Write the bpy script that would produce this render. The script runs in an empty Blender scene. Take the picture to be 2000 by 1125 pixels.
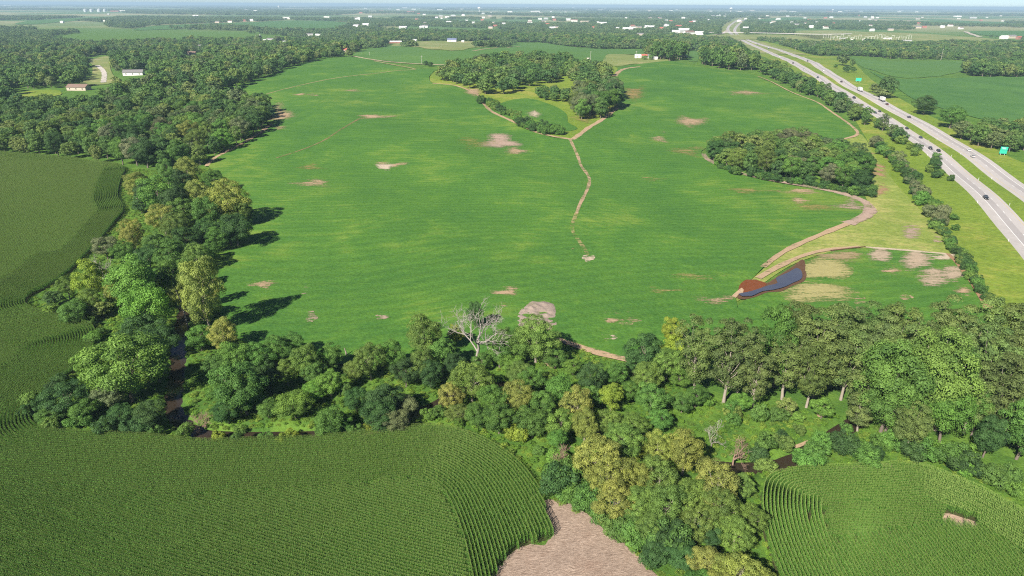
import bpy, math, random
import numpy as np
from mathutils import Vector, Matrix
from mathutils.geometry import delaunay_2d_cdt
R = math.radians
rng = np.random.default_rng(7)
random.seed(7)
scene = bpy.context.scene
COL = scene.collection

# ------------------------------------------------------------------ camera
CAM_Z = 100.0
F = 1333.0 / 2000.0            # focal length over picture width
PITCH = R(22.55)
ROLL = R(0.3)
fwd = Vector((0, math.cos(PITCH), -math.sin(PITCH)))
rgt = Vector((1, 0, 0))
up = rgt.cross(fwd)
M = Matrix((rgt, up, -fwd)).transposed() @ Matrix.Rotation(ROLL, 3, 'Z')
rgt, up = M.col[0].copy(), M.col[1].copy()
cam = bpy.data.cameras.new('camera')
cam.sensor_width = 36
cam.lens = 36 * F
cam.clip_end = 120000
camo = bpy.data.objects.new('camera', cam)
camo.matrix_world = Matrix.Translation((0, 0, CAM_Z)) @ M.to_4x4()
COL.objects.link(camo)
scene.camera = camo

# ------------------------------------------------------------------ light
SUN_EL, SUN_AZ = R(37), R(33)        # the sun stands behind the camera, to its left
sun_dir = Vector((-math.sin(SUN_AZ) * math.cos(SUN_EL), -math.cos(SUN_AZ) * math.cos(SUN_EL), math.sin(SUN_EL)))
sun = bpy.data.lights.new('sun', 'SUN')
sun.energy = 5.0
sun.angle = R(0.53)
sun.color = (1.0, 0.94, 0.84)
suno = bpy.data.objects.new('sun', sun)
suno.rotation_euler = (-sun_dir).to_track_quat('-Z', 'Y').to_euler()
COL.objects.link(suno)
world = bpy.data.worlds.new('World')
scene.world = world
world.use_nodes = True
wn = world.node_tree
bg = wn.nodes['Background']
sky = wn.nodes.new('ShaderNodeTexSky')
sky.sky_type = 'NISHITA'
sky.sun_disc = False
sky.sun_elevation = SUN_EL
sky.sun_rotation = math.pi + SUN_AZ
sky.air_density = 0.55
sky.dust_density = 0.0
sky.ozone_density = 4.0
sky.altitude = 200
wn.links.new(sky.outputs[0], bg.inputs[0])
bg.inputs[1].default_value = 0.052
scene.view_settings.view_transform = 'Standard'
scene.view_settings.look = 'None'
scene.view_settings.gamma = 1
scene.view_settings.exposure = 0.85
scene.cycles.max_bounces = 5
scene.cycles.diffuse_bounces = 1
scene.cycles.glossy_bounces = 2
scene.cycles.transmission_bounces = 2
scene.cycles.transparent_max_bounces = 8
scene.cycles.volume_bounces = 0
scene.cycles.use_denoising = False
scene.cycles.filter_width = 1.1

# ------------------------------------------------------------------ terrain
def sstep(a, b, v):
    t = np.clip((v - a) / (b - a), 0, 1)
    return t * t * (3 - 2 * t)

def H0(x, y):
    x = np.asarray(x, float); y = np.asarray(y, float)
    z = 27 * np.exp(-0.5 * (((x - 60) / 430) ** 2 + ((y - 1050) / 390) ** 2))
    z = z + 7 * np.exp(-0.5 * (((x + 190) / 150) ** 2 + ((y - 1420) / 150) ** 2))
    z = z + 5 * np.exp(-0.5 * (((x + 110) / 120) ** 2 + ((y - 560) / 130) ** 2))
    roll_ = 0.5 * np.sin(x / 31 + 1.3 * np.sin(y / 67)) * np.sin(y / 43 + 0.7) + 0.9 * np.sin(x / 97 - y / 120) + 0.35 * np.sin(x / 19 + y / 27)
    z = z + roll_ * sstep(190, 330, y) * (1 - sstep(1100, 1900, y))
    return z

def ray(px, py):
    return (fwd + rgt * ((px - 1000) / 1333.0) - up * ((py - 562.5) / 1333.0))

_T = np.concatenate([np.arange(60, 2500, 6.0), np.geomspace(2500, 60000, 700)])
def hit(px, py, zoff=0.0):
    d = ray(px, py)
    if d.z >= -1e-5:
        d.z = -1e-5
    z = CAM_Z + d.z * _T - H0(d.x * _T, d.y * _T) - zoff
    k = int(np.argmax(z < 0)) if (z < 0).any() else len(_T) - 1
    k = max(k, 1)
    a, b = _T[k - 1], _T[k]
    for _ in range(24):
        m = (a + b) / 2
        if CAM_Z + d.z * m - float(H0(d.x * m, d.y * m)) - zoff < 0:
            b = m
        else:
            a = m
    m = (a + b) / 2
    return np.array((d.x * m, d.y * m))

def pix(x, y, z=0.0):
    v = Vector((x, y, z - CAM_Z))
    w = v.dot(fwd)
    return 1000 + 1333 * v.dot(rgt) / w, 562.5 - 1333 * v.dot(up) / w

def W(pts):
    return np.array([hit(*p) for p in pts])

def smooth(P, step, closed=True, curve=True):
    P = np.asarray(P, float); n = len(P); out = []
    m = n if closed else n - 1
    for i in range(m):
        if closed:
            p0, p1, p2, p3 = P[i - 1], P[i], P[(i + 1) % n], P[(i + 2) % n]
        else:
            p0, p1, p2, p3 = P[max(i - 1, 0)], P[i], P[i + 1], P[min(i + 2, n - 1)]
        k = int(min(max(1, np.hypot(*(p2 - p1)) / step), 60))
        for j in range(k):
            t = j / k
            if curve:
                out.append(0.5 * (2 * p1 + (p2 - p0) * t + (2 * p0 - 5 * p1 + 4 * p2 - p3) * t * t + (3 * p1 - p0 - 3 * p2 + p3) * t ** 3))
            else:
                out.append(p1 + (p2 - p1) * t)
    if not closed:
        out.append(P[-1])
    return np.array(out)

def inside(P, poly):
    P = np.asarray(P, float); x, y = P[:, 0], P[:, 1]
    r = np.zeros(len(P), bool); j = len(poly) - 1
    for i in range(len(poly)):
        xi, yi = poly[i]; xj, yj = poly[j]
        c = (yi > y) != (yj > y)
        with np.errstate(divide='ignore', invalid='ignore'):
            c &= x < (xj - xi) * (y - yi) / (yj - yi + 1e-12) + xi
        r ^= c; j = i
    return r

def pdist(P, line, closed=True):
    P = np.asarray(P, float); A = np.asarray(line, float)
    B = np.roll(A, -1, 0) if closed else A[1:]
    A = A if closed else A[:-1]
    out = np.empty(len(P)); D = B - A; L = (D ** 2).sum(1) + 1e-9
    for s in range(0, len(P), 4000):
        q = P[s:s + 4000, None, :] - A[None]
        t = np.clip((q * D).sum(2) / L, 0, 1)
        e = q - t[..., None] * D
        out[s:s + 4000] = np.sqrt((e ** 2).sum(2).min(1))
    return out

creek_px = [(420, 470), (395, 520), (372, 560), (360, 605), (352, 640), (347, 680), (346, 715), (340, 755), (338, 795), (362, 828), (400, 843), (470, 848), (540, 847), (610, 845),
            (680, 835), (740, 822), (800, 805), (845, 790), (900, 760), (960, 748), (1040, 752), (1120, 795), (1200, 850), (1300, 880), (1400, 905), (1480, 908), (1545, 896),
            (1590, 872), (1622, 852), (1660, 826), (1720, 800), (1800, 800), (1900, 830), (2060, 870)]
creek = smooth(W(creek_px), 3, closed=False)

def ground_z(x, y):
    z = H0(x, y)
    P = np.stack([np.ravel(x), np.ravel(y)], 1)
    near = (P[:, 1] > 60) & (P[:, 1] < 330) & (np.abs(P[:, 0]) < 220)
    d = np.full(len(P), 99.0)
    if near.any():
        d[near] = pdist(P[near], creek, closed=False)
    c = 1.7 * (1 - sstep(0.8, 3.9, d))
    return z - c.reshape(np.shape(z))

# ------------------------------------------------------------------ node helpers
def new_mat(name):
    m = bpy.data.materials.new(name); m.use_nodes = True
    nt = m.node_tree; nt.nodes.clear()
    out = nt.nodes.new('ShaderNodeOutputMaterial')
    return m, nt, out

class NT:
    def __init__(s, nt): s.nt = nt
    def n(s, t, **k):
        nd = s.nt.nodes.new(t)
        for a, b in k.items(): setattr(nd, a, b)
        return nd
    def set(s, sock, v):
        if isinstance(v, bpy.types.NodeSocket): s.nt.links.new(v, sock)
        elif isinstance(v, (tuple, list)):
            sock.default_value = tuple(v) + ((1,) if len(v) == 3 and sock.type == 'RGBA' else ())
        else: sock.default_value = v
    def math(s, op, a, b=0.5, c=0.5):
        nd = s.n('ShaderNodeMath', operation=op)
        s.set(nd.inputs[0], a); s.set(nd.inputs[1], b)
        if op in ('MULTIPLY_ADD', 'SMOOTH_MIN'): s.set(nd.inputs[2], c)
        return nd.outputs[0]
    def mix(s, f, a, b, mode='MIX'):
        nd = s.n('ShaderNodeMix', data_type='RGBA', blend_type=mode)
        s.set(nd.inputs[0], f); s.set(nd.inputs[6], a); s.set(nd.inputs[7], b)
        return nd.outputs[2]
    def rng(s, v, a, b, c=0.0, d=1.0, kind='SMOOTHSTEP'):
        nd = s.n('ShaderNodeMapRange', interpolation_type=kind)
        s.set(nd.inputs[0], v); s.set(nd.inputs[1], a); s.set(nd.inputs[2], b); s.set(nd.inputs[3], c); s.set(nd.inputs[4], d)
        return nd.outputs[0]
    def pos(s):
        return s.n('ShaderNodeTexCoord').outputs['Object']
    def map(s, v, rot=0.0, scale=(1, 1, 1)):
        nd = s.n('ShaderNodeMapping')
        s.set(nd.inputs[0], v); nd.inputs[2].default_value = (0, 0, rot); nd.inputs[3].default_value = scale
        return nd.outputs[0]
    def noise(s, v, scale, detail=3, rough=0.55, dist=0.0):
        nd = s.n('ShaderNodeTexNoise')
        s.set(nd.inputs['Vector'], v); nd.inputs['Scale'].default_value = scale; nd.inputs['Detail'].default_value = detail
        nd.inputs['Roughness'].default_value = rough; nd.inputs['Distortion'].default_value = dist
        return nd.outputs[0]
    def bump(s, h, dist, strength=1.0):
        nd = s.n('ShaderNodeBump'); s.set(nd.inputs['Height'], h); nd.inputs['Distance'].default_value = dist; nd.inputs['Strength'].default_value = strength
        return nd.outputs[0]
    def bsdf(s, col, rough=0.9, normal=None, **k):
        nd = s.n('ShaderNodeBsdfPrincipled'); s.set(nd.inputs['Base Color'], col); s.set(nd.inputs['Roughness'], rough)
        nd.inputs['Specular IOR Level'].default_value = k.pop('spec', 0.15)
        for a, b in k.items(): s.set(nd.inputs[a], b)
        if normal: s.set(nd.inputs['Normal'], normal)
        return nd.outputs[0]

def simple(name, col, rough=0.8, spec=0.2, var=0.12, scale=0.8, **k):
    m, nt, out = new_mat(name); t = NT(nt)
    nz = t.noise(t.pos(), scale, 3)
    c = t.mix(nz, tuple(v * (1 - var) for v in col), tuple(min(1, v * (1 + var)) for v in col))
    nt.links.new(t.bsdf(c, rough, spec=spec, **k), out.inputs[0])
    return m

def field_mat(name, dark, light, dry, row_rot, dry_amt=0.62, streak=1.0, fine=1.0, bump=0.25, rows=0.0):
    m, nt, out = new_mat(name); t = NT(nt); p = t.pos()
    # rows and streaks bend with the lie of the land
    nv = t.n('ShaderNodeTexNoise'); t.set(nv.inputs['Vector'], p); nv.inputs['Scale'].default_value = 0.0035; nv.inputs['Detail'].default_value = 1
    sc = t.n('ShaderNodeVectorMath', operation='SCALE'); t.set(sc.inputs[0], nv.outputs['Color']); sc.inputs['Scale'].default_value = 150
    ad = t.n('ShaderNodeVectorMath', operation='ADD'); t.set(ad.inputs[0], p); t.set(ad.inputs[1], sc.outputs[0]); q = ad.outputs[0]
    big = t.noise(p, 0.009, 3, 0.6)
    mid = t.noise(p, 0.045, 4, 0.6, 0.6)
    st = t.noise(t.map(q, row_rot, (0.016, 0.22, 1)), 1.0, 4, 0.65)
    st2 = t.noise(t.map(q, row_rot, (0.06, 0.9, 1)), 1.0, 2, 0.6)
    fi = t.noise(p, 0.9 * fine, 4, 0.7)
    f = t.math('ADD', t.math('MULTIPLY', st, 0.5 * streak), t.math('MULTIPLY', t.math('ADD', big, mid), 0.5))
    f = t.math('ADD', f, t.math('MULTIPLY', t.math('SUBTRACT', st2, 0.5), 0.35 * streak))
    c = t.mix(t.rng(f, 0.45, 1.05), dark, light)
    dr = t.math('ADD', t.math('MULTIPLY', big, 0.55), t.math('MULTIPLY', t.math('ADD', mid, st), 0.3))
    c = t.mix(t.rng(dr, dry_amt, dry_amt + 0.16, 0.0, 0.7), c, dry)
    c = t.mix(1.0, c, t.mix(t.rng(fi, 0.3, 0.7, 0, 1, 'LINEAR'), (0.70, 0.74, 0.68), (1.24, 1.21, 1.15)), 'MULTIPLY')
    if rows:
        wv = t.n('ShaderNodeTexWave', bands_direction='Y'); t.set(wv.inputs['Vector'], t.map(q, row_rot, (1, 1, 1))); wv.inputs['Scale'].default_value = 0.062; wv.inputs['Distortion'].default_value = 1.2; wv.inputs['Detail'].default_value = 2
        c = t.mix(1.0, c, t.mix(wv.outputs['Fac'], (1 - rows,) * 3, (1 + rows * 0.6,) * 3), 'MULTIPLY')
    nt.links.new(t.bsdf(c, 0.75, t.bump(fi, bump), spec=0.12), out.inputs[0])
    return m

# ------------------------------------------------------------------ mesh helpers
def mesh_np(name, V, Fq, mat=None, attrs=None, smooth_=False):
    me = bpy.data.meshes.new(name)
    V = np.asarray(V, np.float32); Fq = np.asarray(Fq, np.int32)
    k = Fq.shape[1]
    me.vertices.add(len(V)); me.vertices.foreach_set('co', V.ravel())
    me.loops.add(Fq.size); me.loops.foreach_set('vertex_index', Fq.ravel())
    me.polygons.add(len(Fq)); me.polygons.foreach_set('loop_start', np.arange(0, Fq.size, k, dtype=np.int32))
    me.polygons.foreach_set('use_smooth', np.full(len(Fq), smooth_))
    for a, v in (attrs or {}).items():
        me.attributes.new(a, 'FLOAT', 'POINT').data.foreach_set('value', np.asarray(v, np.float32))
    me.update(); me.validate()
    if mat: me.materials.append(mat)
    return me

def link(name, me, parent=None, **props):
    o = bpy.data.objects.new(name, me); COL.objects.link(o)
    if parent: o.parent = parent
    for k, v in props.items(): o[k] = v
    return o

def empty(name, loc, rz=0, **props):
    o = bpy.data.objects.new(name, None); COL.objects.link(o)
    o.empty_display_size = 0.5
    o.location = loc; o.rotation_euler = (0, 0, rz)
    for k, v in props.items(): o[k] = v
    return o

def fill_points(poly, lo=2.5, rel=0.012, gap=0.6):
    x0, y0 = poly.min(0); x1, y1 = poly.max(0); out = []
    s = lo; d0 = 0.0
    while True:
        d1 = 1.7 * s / rel if s < 600 else 1e9
        a0, b0, a1, b1 = max(x0, -d1), max(y0, -d1), min(x1, d1), min(y1, d1)
        if a1 > a0 and b1 > b0:
            gx, gy = np.meshgrid(np.arange(math.floor(a0 / s) * s, a1 + s, s), np.arange(math.floor(b0 / s) * s, b1 + s, s))
            P = np.stack([gx.ravel(), gy.ravel()], 1)
            d = np.hypot(P[:, 0], P[:, 1]); P = P[(d >= d0) & (d < d1)]
            if len(P):
                P = P[inside(P, poly)]
            if len(P):
                P = P[pdist(P, poly) > gap * s]
                out.append(P)
        if d1 > 1e8 or d1 > np.hypot(poly[:, 0], poly[:, 1]).max(): break
        d0 = d1; s *= 2
    return np.concatenate(out) if out else np.zeros((0, 2))

def sheet_mesh(name, poly, zoff, mat, lo=2.5, rel=0.012, carve=False, lump=None):
    B = np.asarray(poly); I = fill_points(B, lo, rel)
    P = np.concatenate([B, I]); n = len(B)
    vs, es, fs, *_ = delaunay_2d_cdt([Vector(p) for p in P], [(i, (i + 1) % n) for i in range(n)], [], 1, 1e-4)
    P = np.array([(v.x, v.y) for v in vs])
    tri = np.array([f for f in fs if len(f) == 3], np.int32)
    e = pdist(P, B)
    if mat is MAT['bare']: e = np.clip(e / (e.max() * 0.8 + 1e-6), 0, 1)
    z = (ground_z(P[:, 0], P[:, 1]) if carve else H0(P[:, 0], P[:, 1])) + zoff
    if lump is not None: z = z + lump(P, e)
    a, b, c = P[tri[:, 0]], P[tri[:, 1]], P[tri[:, 2]]
    fl = ((b - a)[:, 0] * (c - a)[:, 1] - (b - a)[:, 1] * (c - a)[:, 0]) < 0
    tri[fl] = tri[fl][:, ::-1]
    return mesh_np(name, np.column_stack([P, z]), tri, mat, {'edge': e}, True)

def sheet(name, poly, zoff, mat, parent=None, lo=2.5, rel=0.012, carve=False, lump=None, **props):
    o = link(name, sheet_mesh(name, poly, zoff, mat, lo, rel, carve, lump), parent, **props)
    return o

def ribbon(line, width):
    L = np.asarray(line, float)
    T = np.gradient(L, axis=0); T /= np.linalg.norm(T, axis=1)[:, None] + 1e-9
    Nn = np.stack([-T[:, 1], T[:, 0]], 1)
    return L, T, Nn

def ribbon_mesh(name, line, off0, off1, zoff, mat, skirt=0.0):
    L, T, Nn = ribbon(line, 0)
    A = L + Nn * off0; B = L + Nn * off1; n = len(L)
    zc = H0(L[:, 0], L[:, 1]) + zoff
    V = [np.column_stack([A, zc]), np.column_stack([B, zc])]
    idx = np.arange(n - 1)
    Fq = [np.stack([idx, idx + 1, n + idx + 1, n + idx], 1)]
    if skirt:
        V += [np.column_stack([A - Nn * skirt * 1.2 * np.sign(off1 - off0), zc - skirt]), np.column_stack([B + Nn * skirt * 1.2 * np.sign(off1 - off0), zc - skirt])]
        Fq += [np.stack([2 * n + idx, 2 * n + idx + 1, idx + 1, idx], 1), np.stack([n + idx, n + idx + 1, 3 * n + idx + 1, 3 * n + idx], 1)]
    V = np.concatenate(V); Fq = np.concatenate(Fq)
    if off1 > off0: Fq = Fq[:, ::-1]
    return mesh_np(name, V, Fq, mat)

def tube(path, rad, sides=6):
    P = np.asarray(path, float); n = len(P); V = []; Fc = []
    for i in range(n):
        t = P[min(i + 1, n - 1)] - P[max(i - 1, 0)]; t /= np.linalg.norm(t) + 1e-9
        u = np.cross(t, (1, 0.13, 0.07)); u /= np.linalg.norm(u) + 1e-9; w = np.cross(t, u)
        for k in range(sides):
            a = 2 * math.pi * k / sides
            V.append(P[i] + rad[i] * (math.cos(a) * u + math.sin(a) * w))
    for i in range(n - 1):
        for k in range(sides):
            Fc.append((i * sides + k, i * sides + (k + 1) % sides, (i + 1) * sides + (k + 1) % sides, (i + 1) * sides + k))
    return np.array(V), np.array(Fc, int)

def join_np(parts):
    V, Fc, o = [], [], 0
    for v, f in parts:
        V.append(v); Fc.append(f + o); o += len(v)
    return np.concatenate(V), np.concatenate(Fc)

def box(x0, x1, y0, y1, z0, z1):
    V = np.array([(x, y, z) for z in (z0, z1) for y in (y0, y1) for x in (x0, x1)], float)
    Fc = np.array([(0, 2, 3, 1), (4, 5, 7, 6), (0, 1, 5, 4), (1, 3, 7, 5), (3, 2, 6, 7), (2, 0, 4, 6)])
    return V, Fc

# ------------------------------------------------------------------ materials
MAT = {}
soy_rot = R(-9)
MAT['soy'] = field_mat('soybean_leaves', (0.055, 0.150, 0.029), (0.112, 0.236, 0.031), (0.20, 0.27, 0.05), soy_rot, 0.585, 0.85, rows=0.07)
MAT['soy_far'] = field_mat('soybean_leaves_far', (0.08, 0.175, 0.042), (0.13, 0.235, 0.05), (0.2, 0.25, 0.08), R(5), 0.68, 0.6)
MAT['crop_far'] = field_mat('crop_far', (0.06, 0.15, 0.04), (0.11, 0.225, 0.05), (0.19, 0.24, 0.08), R(-20), 0.66, 0.8)
MAT['meadow'] = field_mat('meadow_grass', (0.165, 0.235, 0.045), (0.30, 0.345, 0.085), (0.42, 0.36, 0.15), R(60), 0.56, 0.8, 0.7, 0.3)
MAT['verge'] = field_mat('verge_grass', (0.15, 0.23, 0.03), (0.28, 0.335, 0.055), (0.34, 0.30, 0.08), R(70), 0.58, 0.5, 0.5, 0.5)
MAT['lawn'] = field_mat('dry_lawn', (0.19, 0.24, 0.075), (0.30, 0.31, 0.12), (0.42, 0.35, 0.19), R(20), 0.56, 0.5)
MAT['ground'] = None
m, nt, out = new_mat('ground_mixed'); t = NT(nt); p = t.pos()
vor = t.n('ShaderNodeTexVoronoi', distance='CHEBYCHEV'); t.set(vor.inputs['Vector'], t.map(p, R(12), (0.0016, 0.0011, 0.001))); vor.inputs['Scale'].default_value = 1.0
far = t.rng(t.n('ShaderNodeSeparateXYZ').outputs[1], 2500, 4000)
sep = far.node.inputs[0].links[0].from_node; t.set(sep.inputs[0], p)
cell = t.mix(t.rng(vor.outputs['Color'], 0.2, 0.8), (0.10, 0.19, 0.06), (0.30, 0.30, 0.15))
nz = t.noise(p, 0.12, 5, 0.65); nf = t.noise(p, 1.1, 4, 0.7)
near = t.mix(t.rng(nz, 0.35, 0.7), (0.065, 0.145, 0.024), (0.13, 0.235, 0.034))
near = t.mix(1.0, near, t.mix(nf, (0.6, 0.6, 0.6), (1.35, 1.35, 1.3)), 'MULTIPLY')
nt.links.new(t.bsdf(t.mix(far, near, cell), 0.9, t.bump(nf, 0.35)), out.inputs[0])
MAT['ground'] = m

# bare soil: broken edges let the crop through; object colour = soil colour, alpha = how bare it is
m, nt, out = new_mat('bare_soil'); t = NT(nt); p = t.pos()
oi = t.n('ShaderNodeObjectInfo')
at = t.n('ShaderNodeAttribute', attribute_name='edge')
nA = t.noise(t.map(p, soy_rot, (0.10, 0.7, 1)), 1.0, 5, 0.75); nB = t.noise(p, 0.9, 5, 0.8)
e = t.rng(at.outputs['Fac'], 0.0, 1.0, 0, 1, 'LINEAR')
a = t.math('ADD', t.math('MULTIPLY', e, 0.75), t.math('MULTIPLY', t.math('SUBTRACT', t.math('ADD', t.math('MULTIPLY', nA, 0.62), t.math('MULTIPLY', nB, 0.38)), 0.5), 4.2))
a = t.math('ADD', a, t.math('SUBTRACT', oi.outputs['Alpha'], 0.5))
a = t.rng(a, 0.35, 0.95, 0.0, 0.9)
c = t.mix(1.0, oi.outputs['Color'], t.mix(t.noise(p, 0.5, 5, 0.7), (0.7, 0.68, 0.66), (1.25, 1.22, 1.2)), 'MULTIPLY')
tr = t.n('ShaderNodeBsdfTransparent'); mx = t.n('ShaderNodeMixShader')
nt.links.new(a, mx.inputs[0]); nt.links.new(tr.outputs[0], mx.inputs[1]); nt.links.new(t.bsdf(c, 0.95, t.bump(nB, 0.2)), mx.inputs[2]); nt.links.new(mx.outputs[0], out.inputs[0])
MAT['bare'] = m
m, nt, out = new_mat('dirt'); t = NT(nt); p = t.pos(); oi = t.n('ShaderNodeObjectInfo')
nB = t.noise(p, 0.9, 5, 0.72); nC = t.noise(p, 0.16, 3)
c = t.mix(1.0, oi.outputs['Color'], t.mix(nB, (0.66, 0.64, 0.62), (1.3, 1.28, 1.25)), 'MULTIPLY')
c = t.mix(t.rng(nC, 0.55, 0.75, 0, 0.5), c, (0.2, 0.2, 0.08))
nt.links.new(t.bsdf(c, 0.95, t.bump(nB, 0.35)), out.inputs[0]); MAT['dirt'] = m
# flattened straw
m, nt, out = new_mat('straw'); t = NT(nt); p = t.pos()
warp = t.n('ShaderNodeVectorMath', operation='ADD'); nzv = t.n('ShaderNodeTexNoise'); t.set(nzv.inputs['Vector'], p); nzv.inputs['Scale'].default_value = 0.12
sc = t.n('ShaderNodeVectorMath', operation='SCALE'); t.set(sc.inputs[0], nzv.outputs[1]); sc.inputs['Scale'].default_value = 5
t.set(warp.inputs[0], p); t.set(warp.inputs[1], sc.outputs[0])
s1 = t.noise(t.map(warp.outputs[0], R(30), (0.9, 6.5, 1)), 1.0, 5, 0.8); s2 = t.noise(t.map(warp.outputs[0], R(-40), (1.1, 7.5, 1)), 1.0, 5, 0.8); s3 = t.noise(p, 0.15, 4, 0.6)
f = t.math('ADD', t.math('MULTIPLY', s1, 0.5), t.math('MULTIPLY', s2, 0.5))
c = t.mix(t.rng(f, 0.36, 0.62), (0.24, 0.165, 0.12), (0.60, 0.46, 0.36)); c = t.mix(t.rng(s3, 0.5, 0.8, 0, 0.6), c, (0.33, 0.2, 0.14))
nt.links.new(t.bsdf(c, 0.9, t.bump(f, 0.5)), out.inputs[0]); MAT['straw'] = m

m, nt, out = new_mat('creek_water'); t = NT(nt); p = t.pos()
nt.links.new(t.bsdf(t.mix(t.noise(p, 0.2), (0.026, 0.020, 0.014), (0.05, 0.036, 0.024)), 0.06, t.bump(t.noise(p, 1.5, 2), 0.02), spec=0.5), out.inputs[0]); MAT['water'] = m
m, nt, out = new_mat('pond_water'); t = NT(nt); p = t.pos()
nt.links.new(t.bsdf(t.mix(t.noise(p, 0.12, 3), (0.05, 0.06, 0.10), (0.10, 0.10, 0.11)), 0.05, t.bump(t.noise(p, 0.9, 2), 0.015), spec=0.9), out.inputs[0]); MAT['pond'] = m
m, nt, out = new_mat('concrete_road'); t = NT(nt); p = t.pos()
c = t.mix(t.noise(p, 0.06, 4, 0.6), (0.40, 0.37, 0.355), (0.52, 0.49, 0.47)); c = t.mix(t.rng(t.noise(p, 2.0, 3), 0.3, 0.7), c, t.mix(0.25, c, (0.3, 0.27, 0.26)))
nt.links.new(t.bsdf(c, 0.85), out.inputs[0]); MAT['road'] = m
MAT['paint'] = simple('white_paint', (0.8, 0.8, 0.78), 0.6)
MAT['yellow'] = simple('yellow_paint', (0.6, 0.45, 0.15), 0.6)
MAT['shoulder'] = simple('shoulder', (0.43, 0.40, 0.38), 0.9, scale=0.3, var=0.2)
MAT['gravel'] = simple('gravel_road', (0.45, 0.40, 0.32), 0.95, scale=0.3, var=0.2)

def leaf_mat(name, wild=None):
    m, nt, out = new_mat(name); t = NT(nt)
    oi = t.n('ShaderNodeObjectInfo'); at = t.n('ShaderNodeAttribute', attribute_name='tone')
    if wild:
        cr = t.n('ShaderNodeValToRGB'); els = cr.color_ramp.elements
        while len(els) < len(wild): els.new(0.5)
        for i, cc in enumerate(wild):
            els[i].position = i / (len(wild) - 1); els[i].color = (*cc, 1)
        t.set(cr.inputs[0], oi.outputs['Random']); base = cr.outputs[0]
    else:
        base = oi.outputs['Color']
    v = at.outputs['Fac']
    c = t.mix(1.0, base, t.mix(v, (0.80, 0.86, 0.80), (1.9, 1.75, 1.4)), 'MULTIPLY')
    d = t.bsdf(c, 0.62, spec=0.22)
    tl = t.n('ShaderNodeBsdfTranslucent'); t.set(tl.inputs[0], t.mix(1.0, c, (1.25, 1.35, 0.6), 'MULTIPLY'))
    mx = t.n('ShaderNodeMixShader'); mx.inputs[0].default_value = 0.24
    nt.links.new(d, mx.inputs[1]); nt.links.new(tl.outputs[0], mx.inputs[2]); nt.links.new(mx.outputs[0], out.inputs[0])
    return m
GREENS = [(0.045, 0.10, 0.038), (0.06, 0.125, 0.04), (0.085, 0.16, 0.046), (0.055, 0.115, 0.046), (0.12, 0.19, 0.056), (0.065, 0.14, 0.038), (0.155, 0.205, 0.065), (0.10, 0.14, 0.07), (0.05, 0.105, 0.036)]
MAT['leaf'] = leaf_mat('leaves')
MAT['leaf_wild'] = leaf_mat('woodland_leaves', GREENS)
MAT['leaf_far'] = leaf_mat('distant_leaves', [(0.05, 0.098, 0.042), (0.07, 0.13, 0.05), (0.10, 0.165, 0.06), (0.065, 0.12, 0.054), (0.13, 0.18, 0.075), (0.055, 0.105, 0.045)])
MAT['weed'] = leaf_mat('weed_leaves', [(0.10, 0.20, 0.03), (0.13, 0.24, 0.036), (0.07, 0.15, 0.028), (0.17, 0.25, 0.045), (0.085, 0.15, 0.034)])
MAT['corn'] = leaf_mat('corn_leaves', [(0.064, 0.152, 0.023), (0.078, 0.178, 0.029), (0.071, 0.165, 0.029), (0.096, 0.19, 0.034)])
MAT['tassel'] = simple('corn_tassel', (0.175, 0.255, 0.062), 0.8)
MAT['bark'] = simple('grey_bark', (0.17, 0.14, 0.115), 0.95, scale=2)
MAT['bark_pale'] = simple('pale_bark', (0.30, 0.26, 0.21), 0.95, scale=2, var=0.25)
MAT['dead'] = simple('dead_wood', (0.38, 0.335, 0.30), 0.95, scale=2, var=0.2)
MAT['dead_red'] = simple('dead_twigs', (0.30, 0.20, 0.15), 0.95, scale=2, var=0.2)

# ------------------------------------------------------------------ ground
def graded(lo, hi, c0, c1, s0, g):
    v = list(np.arange(c0, c1 + 1e-6, s0)); s = s0; a = c1
    while a < hi: s *= g; a += s; v.append(min(a, hi))
    s = s0; a = c0; w = []
    while a > lo: s *= g; a -= s; w.append(max(a, lo))
    return np.array(w[::-1] + v)
gx = graded(-42000, 42000, -175, 175, 2.2, 1.055); gy = graded(-400, 42000, 84, 235, 2.2, 1.045)
X, Y = np.meshgrid(gx, gy); Z = ground_z(X, Y)
ny, nx = X.shape; ii = (np.arange(ny - 1)[:, None] * nx + np.arange(nx - 1)).ravel()
link('ground', mesh_np('ground', np.column_stack([X.ravel(), Y.ravel(), Z.ravel()]), np.stack([ii, ii + 1, ii + nx + 1, ii + nx], 1), MAT['ground'], smooth_=True),
     kind='structure', label='grassy ground under fields woods and town', category='ground')
creek_m = ribbon_mesh('creek_water', creek, -3.6, 3.6, -0.95, MAT['water'])
link('creek_water', creek_m, kind='structure', label='brown creek water winding between the trees', category='creek')

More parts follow.
